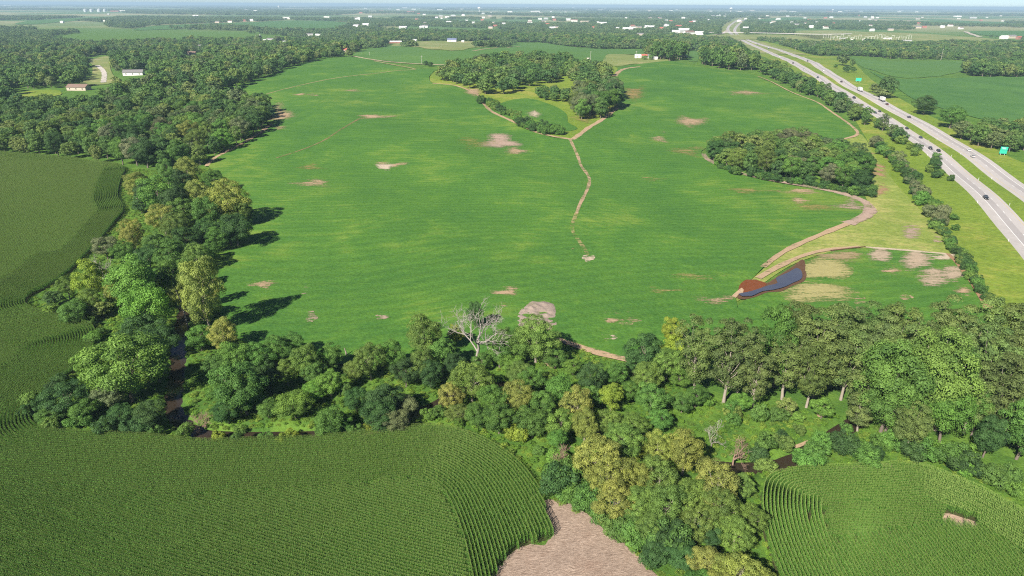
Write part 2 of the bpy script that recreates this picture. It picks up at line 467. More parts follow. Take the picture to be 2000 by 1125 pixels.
# ------------------------------------------------------------------ fields
soy_px = [(430, 612), (446, 650), (520, 690), (640, 712), (760, 716), (860, 712), (960, 700), (1040, 676), (1090, 664), (1120, 676), (1165, 694), (1225, 704), (1262, 704), (1310, 690), (1370, 670), (1420, 640), (1440, 600),
          (1436, 583), (1444, 570), (1470, 545), (1488, 527), (1500, 512), (1540, 487), (1590, 464), (1640, 442), (1684, 428), (1700, 414), (1700, 402), (1684, 392), (1640, 380), (1560, 366), (1470, 349), (1400, 324), (1373, 306),
          (1376, 292), (1430, 278), (1540, 278), (1600, 280), (1650, 272), (1676, 262), (1660, 242), (1620, 216), (1590, 198), (1540, 180), (1490, 157), (1466, 145), (1400, 137), (1340, 126), (1300, 120), (1240, 127),
          (1212, 132), (1200, 150), (1204, 185), (1206, 210), (1185, 228), (1160, 243), (1135, 262), (1115, 274), (1085, 271), (1050, 260), (1010, 240), (960, 219), (944, 203), (930, 185), (900, 172), (870, 165), (845, 163), (838, 152), (845, 136),
          (795, 134), (740, 122), (700, 113), (640, 111), (600, 120), (540, 141), (480, 161), (415, 181), (440, 196), (500, 205), (522, 218), (534, 240), (505, 266), (455, 294), (418, 312), (408, 326),
          (440, 350), (478, 372), (494, 410), (478, 448), (432, 470), (410, 490), (424, 520), (428, 560)]
soyW = smooth(W(soy_px), 6)
SOY = sheet('soybean_field', soyW, 0.55, MAT['soy'], lo=3, kind='structure', label='large rolling soybean field in full green leaf', category='soybean field')
soy2 = smooth(W([(1444, 596), (1475, 580), (1520, 560), (1560, 545), (1576, 520), (1600, 500), (1640, 490), (1700, 487), (1780, 493), (1850, 499), (1880, 532), (1908, 572), (1930, 605), (1945, 660), (1850, 700), (1700, 715), (1560, 720), (1470, 700), (1430, 640)]), 5)
SOY2 = sheet('soybean_field', soy2, 0.5, MAT['soy'], lo=3, kind='structure', label='small soybean field with bare patches beside the pond', category='soybean field')
soy3 = smooth(W([(955, 222), (985, 200), (1030, 193), (1075, 205), (1105, 222), (1110, 240), (1128, 252), (1100, 258), (1060, 250), (1010, 236)]), 5)
sheet('soybean_field', soy3, 0.5, MAT['soy'], lo=3, kind='structure', label='small hilltop soybean plot below the wooded rise', category='soybean field')
far_fields = [
    ('soy_far', [(690, 108), (706, 100), (740, 93), (775, 89), (815, 93), (850, 99), (900, 100), (940, 94), (1000, 90), (1008, 84), (1060, 84), (1120, 92), (1180, 96), (1258, 96), (1258, 106), (1190, 106), (1180, 118), (1130, 122), (1000, 112), (920, 116), (880, 128), (830, 127), (770, 121), (720, 116)], 'rolling soybean field behind the gravel lane'),
    ('soy_far', [(1338, 100), (1365, 100), (1362, 120), (1345, 120)], 'strip of soybean field between two groves'),
    ('soy_far', [(1664, 112), (1700, 118), (1760, 121), (1830, 119), (1885, 121), (1890, 132), (1870, 142), (1800, 152), (1745, 150), (1700, 136), (1676, 126)], 'bright soybean field across the highway'),
    ('crop_far', [(1700, 140), (1740, 153), (1800, 155), (1900, 151), (2100, 152), (2100, 260), (2000, 243), (1930, 236), (1850, 215), (1790, 196), (1760, 178)], 'dark green crop field across the highway'),
    ('crop_far', [(262, 59), (300, 51), (360, 48), (440, 45), (500, 43), (575, 40), (676, 44), (672, 54), (640, 63), (600, 61), (540, 61), (480, 55), (420, 53), (340, 57)], 'distant crop field among woods'),
    ('crop_far', [(30, 46), (80, 39), (160, 35), (215, 33), (220, 37), (150, 41), (60, 48)], 'distant crop field by the grain bins'),
    ('lawn', [(1330, 73), (1370, 70), (1440, 68), (1610, 70), (1625, 84), (1560, 83), (1510, 80), (1475, 77), (1455, 78), (1380, 78)], 'mown interchange grass'),
    ('crop_far', [(1780, 42), (1860, 40), (1985, 46), (1985, 51), (1860, 49), (1790, 46)], 'distant pale crop field below the horizon'),
    ('crop_far', [(1905, 61), (2080, 62), (2080, 73), (1980, 73), (1915, 68)], 'distant dark crop field'),
    ('lawn', [(1640, 25), (1800, 23), (2080, 24), (2080, 27), (1800, 26.5), (1640, 27)], 'distant stubble field'),
    ('crop_far', [(1490, 37), (1560, 34), (1580, 40), (1500, 46), (1480, 42)], 'distant pasture beside the highway'),
    ('lawn', [(1550, 62), (1640, 60), (1690, 63), (1800, 66), (1980, 80), (1980, 85), (1800, 88), (1700, 86), (1600, 85)], 'pale grass round the substation'),
    ('lawn', [(765, 90), (780, 84), (800, 82), (845, 80), (900, 81), (985, 80), (945, 92), (905, 98), (860, 97), (830, 95), (800, 91)], 'pale lawn in front of the white barn'),
    ('lawn', [(1178, 124), (1190, 106), (1240, 108), (1318, 113), (1310, 119), (1296, 127), (1240, 125), (1206, 130)], 'pale farmyard lawn'),
    ('lawn', [(150, 168), (178, 150), (180, 128), (176, 118), (212, 110), (216, 135), (225, 160), (190, 166)], 'suburban lawn by the curved street'),
    ('verge', [(20, 188), (60, 178), (110, 176), (118, 186), (70, 193), (30, 195)], 'meadow clearing in the forest'),
]
open_polys = []
for k, px, lab in far_fields:
    w = smooth(W(px), max(6, np.hypot(*hit(*px[0])) * 0.012), True, True)
    open_polys.append(w)
    dd = np.hypot(*w.mean(0))
    sheet('field', w, 0.45 if dd < 1800 else 1.2, MAT[k], lo=4, kind='structure', label=lab, category='field')

# meadow between soybeans and highway, verges, grass round the woods
mead = smooth(W([(1676, 262), (1690, 272), (1712, 310), (1750, 360), (1792, 405), (1828, 452), (1862, 498), (1890, 540), (1915, 580), (1880, 532), (1850, 498), (1780, 492), (1700, 486), (1640, 489), (1590, 502), (1540, 522), (1480, 562), (1440, 590), (1432, 583), (1470, 545), (1490, 527), (1540, 487), (1590, 464), (1640, 442), (1684, 428), (1705, 410), (1690, 385), (1694, 350), (1680, 315), (1640, 275)]), 5)
sheet('meadow', mead, 0.3, MAT['meadow'], lo=3, kind='structure', label='yellow green mown meadow between soybeans and hedge', category='meadow')
verge = smooth(W([(1440, 100), (1480, 108), (1530, 132), (1600, 178), (1660, 222), (1690, 268), (1708, 310), (1745, 360), (1787, 405), (1822, 452), (1856, 498), (1900, 560), (1935, 640), (2160, 640), (2160, 330), (2100, 320), (2000, 318), (1900, 262), (1800, 218), (1740, 182), (1690, 145), (1650, 112), (1590, 108), (1540, 92), (1480, 80)]), 8)
sheet('verge', verge, 0.2, MAT['verge'], lo=4, kind='structure', label='bright grass verge along the highway', category='verge')
open_polys.append(verge)
hillgrass = smooth(W([(842, 160), (850, 140), (900, 122), (1000, 112), (1120, 116), (1180, 122), (1206, 134), (1198, 150), (1204, 190), (1206, 212), (1165, 242), (1135, 264), (1112, 273), (1060, 263), (1012, 241), (958, 219), (942, 200), (925, 182), (885, 167)]), 6)
sheet('hill_grass', hillgrass, 0.28, MAT['verge'], lo=4, kind='structure', label='grass on the wooded rise inside the soybeans', category='grass')

# ------------------------------------------------------------------ highway
HL_px = [(1448, 35.5), (1436, 42), (1425, 49), (1418.5, 57), (1424, 64), (1441, 74), (1466, 87), (1481, 93), (1497, 99), (1523, 110.5), (1542.5, 120.5), (1568, 133.5), (1594, 148.5), (1618, 163), (1642, 180), (1668, 196), (1692, 210), (1722, 227.5), (1750, 245), (1776, 262), (1803, 281), (1836, 306), (1862, 328.5), (1887, 350), (1914, 374), (1937, 395), (1958, 417), (1980, 442), (2005, 471), (2060, 540)]
HR_px = [(1461, 34), (1452, 40), (1439, 50), (1431, 60), (1438, 67), (1453, 76), (1477.5, 85.5), (1497, 91), (1523, 97.5), (1549, 106.5), (1575, 118), (1600, 136.5 - 5), (1623, 149.5 - 3), (1642, 160.5), (1669, 174.7), (1700, 190), (1727, 205.5), (1766, 225.5), (1800, 243.5), (1830, 260.5), (1862, 280), (1897, 303.5), (1932, 328), (1964, 350.5), (1989, 368.5), (2012, 386), (2070, 432)]
def fair(L, n=3):
    for _ in range(n):
        L = L.copy(); L[1:-1] = 0.25 * L[:-2] + 0.5 * L[1:-1] + 0.25 * L[2:]
    return L
LW = fair(smooth(fair(W(HL_px), 1), 12, False), 8); RW = fair(smooth(fair(W(HR_px), 1), 12, False), 8)
hw = empty('highway', (0, 0, 0)); hw['kind'] = 'structure'; hw['label'] = 'pale concrete divided highway curving to the horizon'; hw['category'] = 'highway'
ZR = 0.75
for Lf in (LW, RW):
    Lq = Lf[Lf[:, 1] > 1500]
    o = link('dry_verge', ribbon_mesh('dry_verge', Lq, -30, 30, 0.5 if Lf is LW else 0.45, None), hw); o.data.materials.append(MAT['lawn'])
link('carriageway', ribbon_mesh('carriageway', LW, -6.3, 6.0, ZR, MAT['road'], 0.8), hw)
link('carriageway', ribbon_mesh('carriageway', RW, -6.0, 6.3, ZR, MAT['road'], 0.8), hw)
MAT['lane_worn'] = simple('worn_lane', (0.36, 0.335, 0.325), 0.85, scale=0.05, var=0.15)
for L_, sg in ((LW, -1), (RW, 1)):
    link('shoulder', ribbon_mesh('shoulder', L_, *sorted((sg * 6.25, sg * 3.1)), ZR + 0.006, MAT['shoulder']), hw)
    link('lane_surface', ribbon_mesh('lane_surface', L_, *sorted((sg * 2.6, sg * -0.7)), ZR + 0.006, MAT['lane_worn']), hw)
# LW runs towards the camera, so its +normal side is the median
def line_marks(L, sgn, nm):
    link('edge_line', ribbon_mesh('edge_line', L, sgn * -2.9 - 0.12, sgn * -2.9 + 0.12, ZR + 0.012, MAT['paint']), hw)
    link('edge_line', ribbon_mesh('edge_line', L, sgn * 4.7 - 0.1, sgn * 4.7 + 0.1, ZR + 0.012, MAT['yellow']), hw)
    seg = np.concatenate([[0], np.cumsum(np.hypot(*np.diff(L, axis=0).T))])
    vs, fs = [], []
    s = 0.0; Lc, T, Nn = ribbon(L, 0)
    while s < seg[-1] - 4:
        c = [np.array([np.interp(q, seg, L[:, k]) for k in (0, 1)]) for q in (s, s + 3.6)]
        if c[0][1] < 1100:
            k = min(int(np.searchsorted(seg, s)), len(L) - 1); n_ = Nn[k]; b = len(vs)
            zz = float(H0(*c[0])) + ZR + 0.02, float(H0(*c[1])) + ZR + 0.02
            for q, z in zip(c, zz):
                for w_ in (-0.13, 0.13):
                    pp = q + n_ * (sgn * 0.9 + w_); vs.append((pp[0], pp[1], z))
            fs.append((b, b + 1, b + 3, b + 2))
        s += 12.2
    o = link('lane_dash', mesh_np('lane_dash', np.array(vs), np.array(fs), MAT['paint']), hw); o['kind'] = 'stuff'
line_marks(LW, 1, 'l'); line_marks(RW, -1, 'r')

# ------------------------------------------------------------------ dirt paths, bare patches, pond
def colored(o, c, a=1.0):
    o.color = (*c, a); return o
TAN = (0.47, 0.34, 0.22); PINK = (0.45, 0.335, 0.27); PALE = (0.55, 0.46, 0.35); RUST = (0.30, 0.17, 0.10)
def line_poly(L, w0, w1=None, wob=0.25):
    L = np.asarray(L); L_, T, Nn = ribbon(L, 0); n = len(L)
    w = np.linspace(w0, w1 or w0, n) * (1 + wob * np.sin(np.arange(n) * 1.7) * np.cos(np.arange(n) * 0.6 + 1)) * 0.5
    return np.concatenate([L + Nn * w[:, None], (L - Nn * w[:, None])[::-1]])
def path(name, px, w0, w1, col, zoff, mat='bare', parent=None, step=5, alpha=1.2, **props):
    L = fair(smooth(W(px), step, False), 3); w0 *= 0.74; w1 *= 0.74
    return colored(sheet(name, line_poly(L, w0, w1), zoff, MAT[mat], parent, lo=3, **props), col, alpha)
S = dict(kind='structure', category='dirt track')
path('dirt_track', [(1374, 302), (1376, 309), (1400, 324), (1440, 338), (1485, 350), (1540, 359), (1600, 370), (1650, 380), (1680, 390), (1698, 402), (1701, 414), (1694, 424), (1680, 431), (1655, 439)], 4.0, 8.5, PINK, 0.62, label='bare dirt track round the oval wood', **S)
path('dirt_track', [(1655, 439), (1620, 453), (1570, 474), (1530, 493), (1505, 511), (1490, 524)], 4.5, 3.2, TAN, 0.62, label='tan dirt track edging the meadow towards the pond', **S)
path('dirt_track', [(1480, 546), (1500, 533), (1530, 518), (1560, 504), (1590, 494), (1630, 487), (1680, 484)], 3.6, 3.0, TAN, 0.66, label='orange dirt track above the pond', **S)
path('dirt_track', [(1850, 497), (1868, 512), (1885, 535), (1902, 560), (1918, 585), (1930, 606)], 2.2, 3.4, (0.36, 0.22, 0.13), 0.6, label='narrow dirt track beside the hedge', **S)
path('dirt_track', [(845, 164), (885, 167), (915, 177), (935, 188), (945, 204), (960, 219), (985, 231), (1012, 243), (1040, 257), (1070, 266), (1100, 271), (1118, 274)], 3.2, 4.5, TAN, 0.62, label='dirt edge below the bushes of the wooded rise', **S)
path('dirt_track', [(1118, 274), (1135, 262), (1150, 250), (1168, 240), (1188, 226), (1205, 212)], 5, 5, TAN, 0.62, label='dirt edge below the tall trees of the rise', **S)
path('dirt_track', [(1200, 150), (1210, 140), (1225, 134), (1250, 131)], 8, 6, TAN, 0.62, label='dirt patch by the farmyard lawn', **S)
path('dirt_track', [(1480, 150), (1540, 178), (1590, 198), (1620, 217), (1658, 243), (1676, 262), (1660, 270), (1620, 278)], 2.0, 3.6, TAN, 0.62, label='dirt track along the highway trees', **S)
path('dirt_track', [(1085, 664), (1110, 672), (1140, 684), (1170, 694), (1200, 702), (1228, 706)], 3.0, 4.5, TAN, 0.62, label='tan field edge above the creek trees', **S)
path('dirt_track', [(1043, 690), (1058, 702), (1070, 712), (1080, 719)], 2.0, 1.6, TAN, 0.12, label='eroded bank of bare soil among creek trees', **S)
path('dirt_track', [(404, 326), (415, 312), (452, 293), (500, 266), (530, 244)], 3.5, 4.5, TAN, 0.62, label='dirt edge along the left forest', **S)
path('dirt_track', [(408, 490), (425, 474), (450, 464), (478, 450)], 4.5, 4.0, TAN, 0.62, label='dirt edge beside the creek bend trees', **S)
path('lane', [(690, 110.5), (704, 113), (740, 119), (788, 123.5), (824, 126), (872, 127.5), (900, 128)], 7, 7, (0.5, 0.42, 0.28), 0.7, kind='structure', category='lane', label='gravel lane on the far field crest')
path('dirt_track', [(730, 119.5), (776, 128.5), (800, 133), (812, 137), (776, 138.5), (740, 143.5), (680, 150), (620, 160), (560, 174), (517, 186)], 5.5, 3.5, (0.33, 0.30, 0.14), 0.64, label='grass waterway crossing the far soybeans', **S)
path('dirt_track', [(925, 100), (960, 95), (1000, 91.5), (1015, 92)], 10, 8, (0.40, 0.34, 0.2), 0.7, label='pale track on the distant slope', **S)
path('street', [(172, 116), (186, 117), (200, 116)], 5, 5, (0.55, 0.5, 0.45), 0.6, kind='structure', category='street', label='short pale street stub in the suburb', mat='dirt')
path('street', [(190, 128), (197, 134), (203, 142), (204, 150), (202, 162)], 9, 8, (0.62, 0.58, 0.53), 0.7, kind='structure', category='street', label='curved pale street in the left suburb')
path('bank', [(700, 852), (740, 846), (780, 840), (800, 832)], 2.5, 1.2, (0.36, 0.25, 0.16), 0.1, kind='structure', category='bank', label='tan bare bank above the bottom cornfield')
path('bank', [(1630, 917), (1665, 915), (1700, 914), (1748, 911)], 1.5, 3.0, PINK, 0.1, kind='structure', category='bank', label='bare pinkish bank behind the right cornfield')
path('bank', [(1552, 874), (1566, 871), (1580, 862)], 1.6, 1.2, TAN, 0.1, kind='structure', category='bank', label='sandy creek bank by the clearing')
path('bank', [(1596, 812), (1606, 813), (1614, 813)], 1.8, 1.8, TAN, 0.1, kind='structure', category='bank', label='small bare spot under the cottonwoods')

path('dirt_track', [(1690, 485), (1740, 488), (1790, 493), (1850, 498)], 2.6, 2.6, PALE, 0.58, label='pale bare strip along the top of the small field', **S)
# gully down the middle of the soybeans
path('gully', [(1113, 273), (1120, 288), (1130, 310), (1134, 326), (1148, 342), (1152, 352), (1148, 370), (1138, 390), (1130, 405), (1126, 420)], 2.7, 2.3, TAN, 0.62, 'bare', SOY, alpha=1.05)
path('gully', [(1126, 418), (1120, 435), (1114, 450), (1125, 465), (1138, 482), (1148, 500)], 2.6, 2.2, (0.36, 0.32, 0.14), 0.63, 'bare', SOY, alpha=0.82)
path('gully', [(710, 229), (690, 240), (660, 258), (640, 272), (620, 282), (585, 296), (540, 310)], 2.6, 1.6, (0.24, 0.19, 0.09), 0.63, 'bare', SOY, alpha=0.95)
patches = [  # px, py, radius x, radius y, colour, how bare
    (975, 278, 34, 13, PINK, 0.95), (1002, 296, 26, 8, TAN, 0.75), (930, 282, 55, 16, (0.26, 0.27, 0.07), 0.45), (765, 323, 32, 5, TAN, 0.7), (752, 327, 15, 6, PALE, 1.0),
    (612, 360, 36, 7, TAN, 0.72), (605, 328, 30, 7, (0.3, 0.26, 0.09), 0.55), (548, 222, 26, 17, TAN, 0.65), (733, 229, 36, 4, TAN, 0.8), (1149, 507, 11, 5, PALE, 1.1), (1216, 630, 32, 5, TAN, 0.85), (988, 572, 34, 8, TAN, 0.75), (985, 600, 25, 6, TAN, 0.5),
    (609, 622, 9, 9, PINK, 0.85), (746, 622, 12, 4, PINK, 0.7), (1350, 240, 32, 11, TAN, 0.78), (1238, 186, 28, 18, (0.33, 0.25, 0.1), 0.62), (1345, 296, 40, 12, (0.3, 0.26, 0.1), 0.5),
    (1560, 376, 44, 5, TAN, 0.72), (1590, 408, 60, 10, (0.33, 0.28, 0.1), 0.55), (1560, 395, 25, 8, TAN, 0.6), (1470, 375, 60, 6, (0.32, 0.28, 0.1), 0.55), (925, 181, 20, 9, TAN, 0.65),
    (585, 186, 16, 3, TAN, 0.7), (612, 186, 10, 2, TAN, 0.7), (690, 178, 26, 3, TAN, 0.55), (1455, 183, 45, 5, TAN, 0.65), (1360, 545, 70, 12, (0.36, 0.31, 0.12), 0.42), (1300, 570, 60, 8, (0.36, 0.31, 0.12), 0.4), (510, 558, 34, 9, TAN, 0.6),
    (592, 572, 14, 7, PINK, 0.55), (1660, 402, 34, 14, PINK, 0.6), (1200, 612, 20, 4, TAN, 0.5), (1190, 662, 14, 6, PALE, 0.5), (1280, 352, 40, 8, (0.3, 0.27, 0.1), 0.35), (1395, 588, 45, 10, TAN, 0.6), (1145, 232, 34, 12, (0.33, 0.28, 0.1), 0.5), (1290, 270, 20, 12, TAN, 0.45), (1130, 488, 12, 6, (0.33, 0.3, 0.12), 0.5), (540, 250, 20, 8, TAN, 0.5)]
for k, (px, py, rx, ry, c, a) in enumerate(patches):
    an = np.linspace(0, 2 * math.pi, 22, endpoint=False)
    wob = 1 + 0.22 * np.sin(an * 3 + k) + 0.15 * np.sin(an * 5 + 2 * k)
    P = [(px + rx * 1.15 * w_ * math.cos(q), py + ry * 1.2 * w_ * math.sin(q)) for q, w_ in zip(an, wob)]
    colored(sheet('bare_patch', W(P), 0.60 + 0.004 * k, MAT['bare'], SOY, lo=3), c, a - 0.1)
for k, (px, py, rx, ry, c, a) in enumerate([(1718, 500, 22, 13, PINK, 0.8), (1790, 512, 30, 17, PINK, 0.75), (1825, 545, 34, 20, PINK, 0.7), (1862, 535, 26, 14, PINK, 0.75), (1840, 503, 34, 5, PALE, 0.8), (1640, 503, 46, 10, (0.36, 0.28, 0.16), 0.7),
                                            (1608, 530, 50, 18, (0.40, 0.37, 0.16), 0.9), (1600, 575, 66, 18, (0.40, 0.37, 0.16), 0.8), (1770, 583, 12, 4, TAN, 0.7), (1680, 595, 10, 12, TAN, 0.7), (1880, 570, 18, 14, TAN, 0.6), (1740, 530, 22, 8, TAN, 0.5)]):
    an = np.linspace(0, 2 * math.pi, 22, endpoint=False)
    P = [(px + rx * 1.2 * math.cos(q), py + ry * 1.2 * math.sin(q) * (1 + 0.2 * math.sin(3 * q + k))) for q in an]
    colored(sheet('bare_patch', W(P), 0.56 + 0.005 * k, MAT['bare'], SOY2, lo=3), c if c != PINK else (0.45, 0.36, 0.26), a + 0.05)
colored(sheet('bare_patch', W([(1022, 222), (1045, 215), (1062, 224), (1050, 232), (1032, 230)]), 0.6, MAT['bare'], SOY, lo=3), PALE, 0.7)
for k, (px, py, rx, ry, c, a) in enumerate([(1715, 340, 18, 28, (0.42, 0.25, 0.16), 0.75), (1740, 305, 18, 14, (0.42, 0.28, 0.16), 0.55), (1780, 455, 26, 18, PINK, 0.6), (1830, 470, 14, 14, PINK, 0.55), (1700, 300, 16, 12, (0.42, 0.3, 0.16), 0.5), (1720, 372, 22, 12, (0.4, 0.25, 0.15), 0.6)]):
    an = np.linspace(0, 2 * math.pi, 20, endpoint=False)
    P = [(px + rx * math.cos(q), py + ry * math.sin(q)) for q in an]
    colored(sheet('dry_grass_patch', W(P), 0.34 + 0.004 * k, MAT['bare'], lo=3, kind='structure', label='reddish dry patch in the meadow', category='dry grass', group='dry patches in the meadow'), c, a)

def zpoly(ox, oy, f, pts): return [(ox + x / f, oy + y / f) for x, y in pts]
rim = zpoly(1420, 460, 7.03, [(120, 850), (170, 720), (260, 625), (400, 625), (540, 670), (700, 570), (900, 440), (1030, 345), (1070, 400), (1070, 500), (1090, 560), (1050, 650), (900, 710), (740, 790), (560, 800), (400, 860), (240, 900), (150, 890)])
colored(sheet('mud', smooth(W(rim), 2), 0.66, MAT['bare'], lo=1, kind='structure', label='wet brown mud rim of the pond', category='mud'), (0.13, 0.075, 0.045), 1.7)
red = zpoly(1420, 460, 7.03, [(170, 700), (260, 632), (400, 634), (540, 682), (480, 735), (360, 785), (220, 810), (165, 785)])
colored(sheet('mud', smooth(W(red), 2), 0.70, MAT['bare'], lo=1, kind='structure', label='rust red mud flat at the end of the pond', category='mud'), (0.20, 0.065, 0.025), 1.7)
colored(sheet('mud', smooth(W(zpoly(1420, 460, 7.03, [(60, 860), (120, 800), (200, 740), (225, 770), (215, 810), (150, 835), (120, 880)])), 2), 0.72, MAT['dirt'], lo=2, kind='structure', label='pale sand lip at the end of the pond', category='sand'), TAN)
wat = zpoly(1420, 460, 7.03, [(150, 840), (330, 800), (560, 720), (690, 685), (665, 615), (820, 540), (950, 470), (1000, 490), (1030, 560), (1010, 630), (900, 680), (780, 740), (620, 782), (480, 802), (330, 870), (200, 872)])
link('pond_water', mesh_np('pond_water', np.column_stack([smooth(W(wat), 2), np.full(len(smooth(W(wat), 2)), float(H0(*W(wat).mean(0))) + 1.0)]), [list(range(len(smooth(W(wat), 2))))], MAT['pond']),
     kind='structure', label='blue reflecting water of the small field pond', category='pond')
# dark wet soil above the small field
path('mud', [(1622, 492), (1650, 487), (1690, 484)], 1.6, 1.0, (0.14, 0.08, 0.05), 0.7, kind='structure', category='mud', label='dark wet rut at the top of the small field')
# excavated soil in the field edge
_hp = np.random.default_rng(5)
def lumps(P, e):
    z = np.zeros(len(P)); lo, hi = P.min(0), P.max(0)
    for _ in range(190):
        c = _hp.uniform(lo, hi); r_ = _hp.uniform(0.4, 1.1); z += _hp.uniform(-0.8, 0.9) * np.exp(-((P - c) ** 2).sum(1) / r_ ** 2)
    return np.minimum(e, 1.6) / 1.6 * (z * 0.6 + 0.42)
pit = smooth(W([(1006, 628), (1018, 604), (1040, 590), (1062, 590), (1085, 597), (1088, 618), (1088, 642), (1060, 650), (1020, 645)]), 2)
colored(sheet('soil_heap', pit, 0.42, MAT['dirt'], lo=0.8, rel=0.004, lump=lumps, label='heap of bare pinkish soil at the near edge of the soybeans', category='soil heap'), (0.32, 0.26, 0.22))
straw = smooth(W([(1058, 992), (1072, 976), (1090, 980), (1120, 987), (1145, 1003), (1172, 1027), (1200, 1047), (1232, 1072), (1262, 1098), (1290, 1140), (1340, 1250), (940, 1250), (960, 1140), (985, 1098), (1016, 1070), (1062, 1060), (1082, 1044), (1070, 1018)]), 1.0)
straw = straw + np.random.default_rng(4).normal(size=straw.shape) * 0.28
sheet('straw_ground', straw, 0.1, MAT['straw'], lo=1.5, kind='structure', label='flattened pale straw between the cornfield and the olive trees', category='straw')
lg = hit(1112, 1000); v, f_ = tube([(-2.6, 0, 0.2), (-1, 0.1, 0.25), (1, -0.05, 0.22), (2.8, 0.15, 0.18)], [0.16, 0.2, 0.17, 0.08], 7)
o = link('fallen_log', mesh_np('fallen_log', v, f_, MAT['bark']), label='dark fallen log lying on the flattened straw', category='log'); o.location = (*lg, 0.12)

# ------------------------------------------------------------------ instanced stuff
def instancer(name, P, rz, sc, ix, protos, **props):
    P = np.asarray(P, np.float32); n = len(P)
    me = bpy.data.meshes.new(name); me.vertices.add(n); me.vertices.foreach_set('co', P.ravel())
    me.attributes.new('rz', 'FLOAT', 'POINT').data.foreach_set('value', np.asarray(rz, np.float32))
    me.attributes.new('sc', 'FLOAT_VECTOR', 'POINT').data.foreach_set('vector', np.asarray(sc, np.float32).ravel())
    me.attributes.new('ix', 'INT', 'POINT').data.foreach_set('value', np.asarray(ix, np.int32))
    c = bpy.data.collections.new(name + '_source')
    for k, pr in enumerate(protos):
        pr.name = '%s_source_%02d' % (name, k); c.objects.link(pr)
    ng = bpy.data.node_groups.new(name, 'GeometryNodeTree')
    ng.interface.new_socket('Geometry', in_out='INPUT', socket_type='NodeSocketGeometry')
    ng.interface.new_socket('Geometry', in_out='OUTPUT', socket_type='NodeSocketGeometry')
    gi = ng.nodes.new('NodeGroupInput'); go = ng.nodes.new('NodeGroupOutput')
    ip = ng.nodes.new('GeometryNodeInstanceOnPoints'); ci = ng.nodes.new('GeometryNodeCollectionInfo')
    ci.inputs[0].default_value = c; ci.inputs['Separate Children'].default_value = True; ci.inputs['Reset Children'].default_value = True
    def na(nm, ty):
        q = ng.nodes.new('GeometryNodeInputNamedAttribute'); q.data_type = ty; q.inputs[0].default_value = nm; return q.outputs[0]
    cx = ng.nodes.new('ShaderNodeCombineXYZ'); er = ng.nodes.new('FunctionNodeEulerToRotation')
    L = ng.links.new
    L(na('rz', 'FLOAT'), cx.inputs[2]); L(cx.outputs[0], er.inputs[0])
    L(gi.outputs[0], ip.inputs['Points']); L(ci.outputs[0], ip.inputs['Instance']); ip.inputs['Pick Instance'].default_value = True
    L(na('ix', 'INT'), ip.inputs['Instance Index']); L(er.outputs[0], ip.inputs['Rotation']); L(na('sc', 'FLOAT_VECTOR'), ip.inputs['Scale'])
    L(ip.outputs[0], go.inputs[0])
    o = link(name, me, **props); o['kind'] = 'stuff'
    md = o.modifiers.new('scatter', 'NODES'); md.node_group = ng
    return o

def proto(me, mats):
    o = bpy.data.objects.new('source', me)
    for k, mm in enumerate(mats):
        o.material_slots[k].link = 'OBJECT'; o.material_slots[k].material = mm
    return o

def quads(P, N, size, asp=0.62, g=rng):
    """leaf-sized rhombs at P facing N"""
    n = len(P); a = g.normal(size=(n, 3)); T = np.cross(N, a); T /= np.linalg.norm(T, axis=1)[:, None] + 1e-9
    B = np.cross(N, T); s = (np.asarray(size) * 0.5).reshape(-1, 1)
    V = np.stack([P - T * s, P + B * s * asp, P + T * s, P - B * s * asp], 1).reshape(-1, 3)
    return V, np.arange(4 * n).reshape(n, 4)

# ------------------------------------------------------------------ corn
def corn_proto(seed, n=12, L=2.0, hgt=2.4, nl=9, wl=0.085, ll=0.42, tas=0.05):
    g = np.random.default_rng(seed); V, Q, tone, mi = [], [], [], []
    for i in range(n):
        x = -L / 2 + (i + 0.5) * L / n + g.normal() * 0.03; y = g.normal() * 0.03; h = hgt * g.uniform(0.95, 1.03)
        a0 = g.uniform(0, 6.28)
        for k in range(nl):
            z = h * (0.24 + 0.66 * k / (nl - 1)); a = a0 + k * math.pi + g.normal() * 0.5
            l = ll * (1.0 - 0.72 * max(0, k / (nl - 1) - 0.3)) * g.uniform(0.8, 1.1); d = np.array((math.cos(a), math.sin(a))); s = np.array((-d[1], d[0]))
            pts = [(0, 0, wl * 0.8), (0.45 * l, 0.5 * l, wl), (0.95 * l, 0.35 * l * g.uniform(-0.6, 1), wl * 0.25)]
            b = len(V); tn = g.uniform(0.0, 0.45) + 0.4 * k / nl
            for r_, dz, w_ in pts:
                for sg in (-1, 1):
                    q = np.array((x, y)) + d * r_ + s * sg * w_ * 0.5; V.append((q[0], q[1], z + dz)); tone.append(tn)
            Q += [(b, b + 1, b + 3, b + 2), (b + 2, b + 3, b + 5, b + 4)]; mi += [0, 0]
        for a in (0.2, 1.8):
            b = len(V); s = np.array((math.cos(a), math.sin(a))) * tas
            for z, w_ in ((h * 0.92, 0.4), (h * 1.12, 1.0)):
                for sg in (-1, 1): V.append((x + s[0] * sg * w_, y + s[1] * sg * w_, z)); tone.append(1.0)
            Q.append((b, b + 1, b + 3, b + 2)); mi.append(1)
    me = mesh_np('corn_row_piece', V, Q, MAT['corn'], {'tone': tone}); me.materials.append(MAT['tassel']); me.polygons.foreach_set('material_index', np.array(mi, np.int32))
    return proto(me, [MAT['corn'], MAT['tassel']])

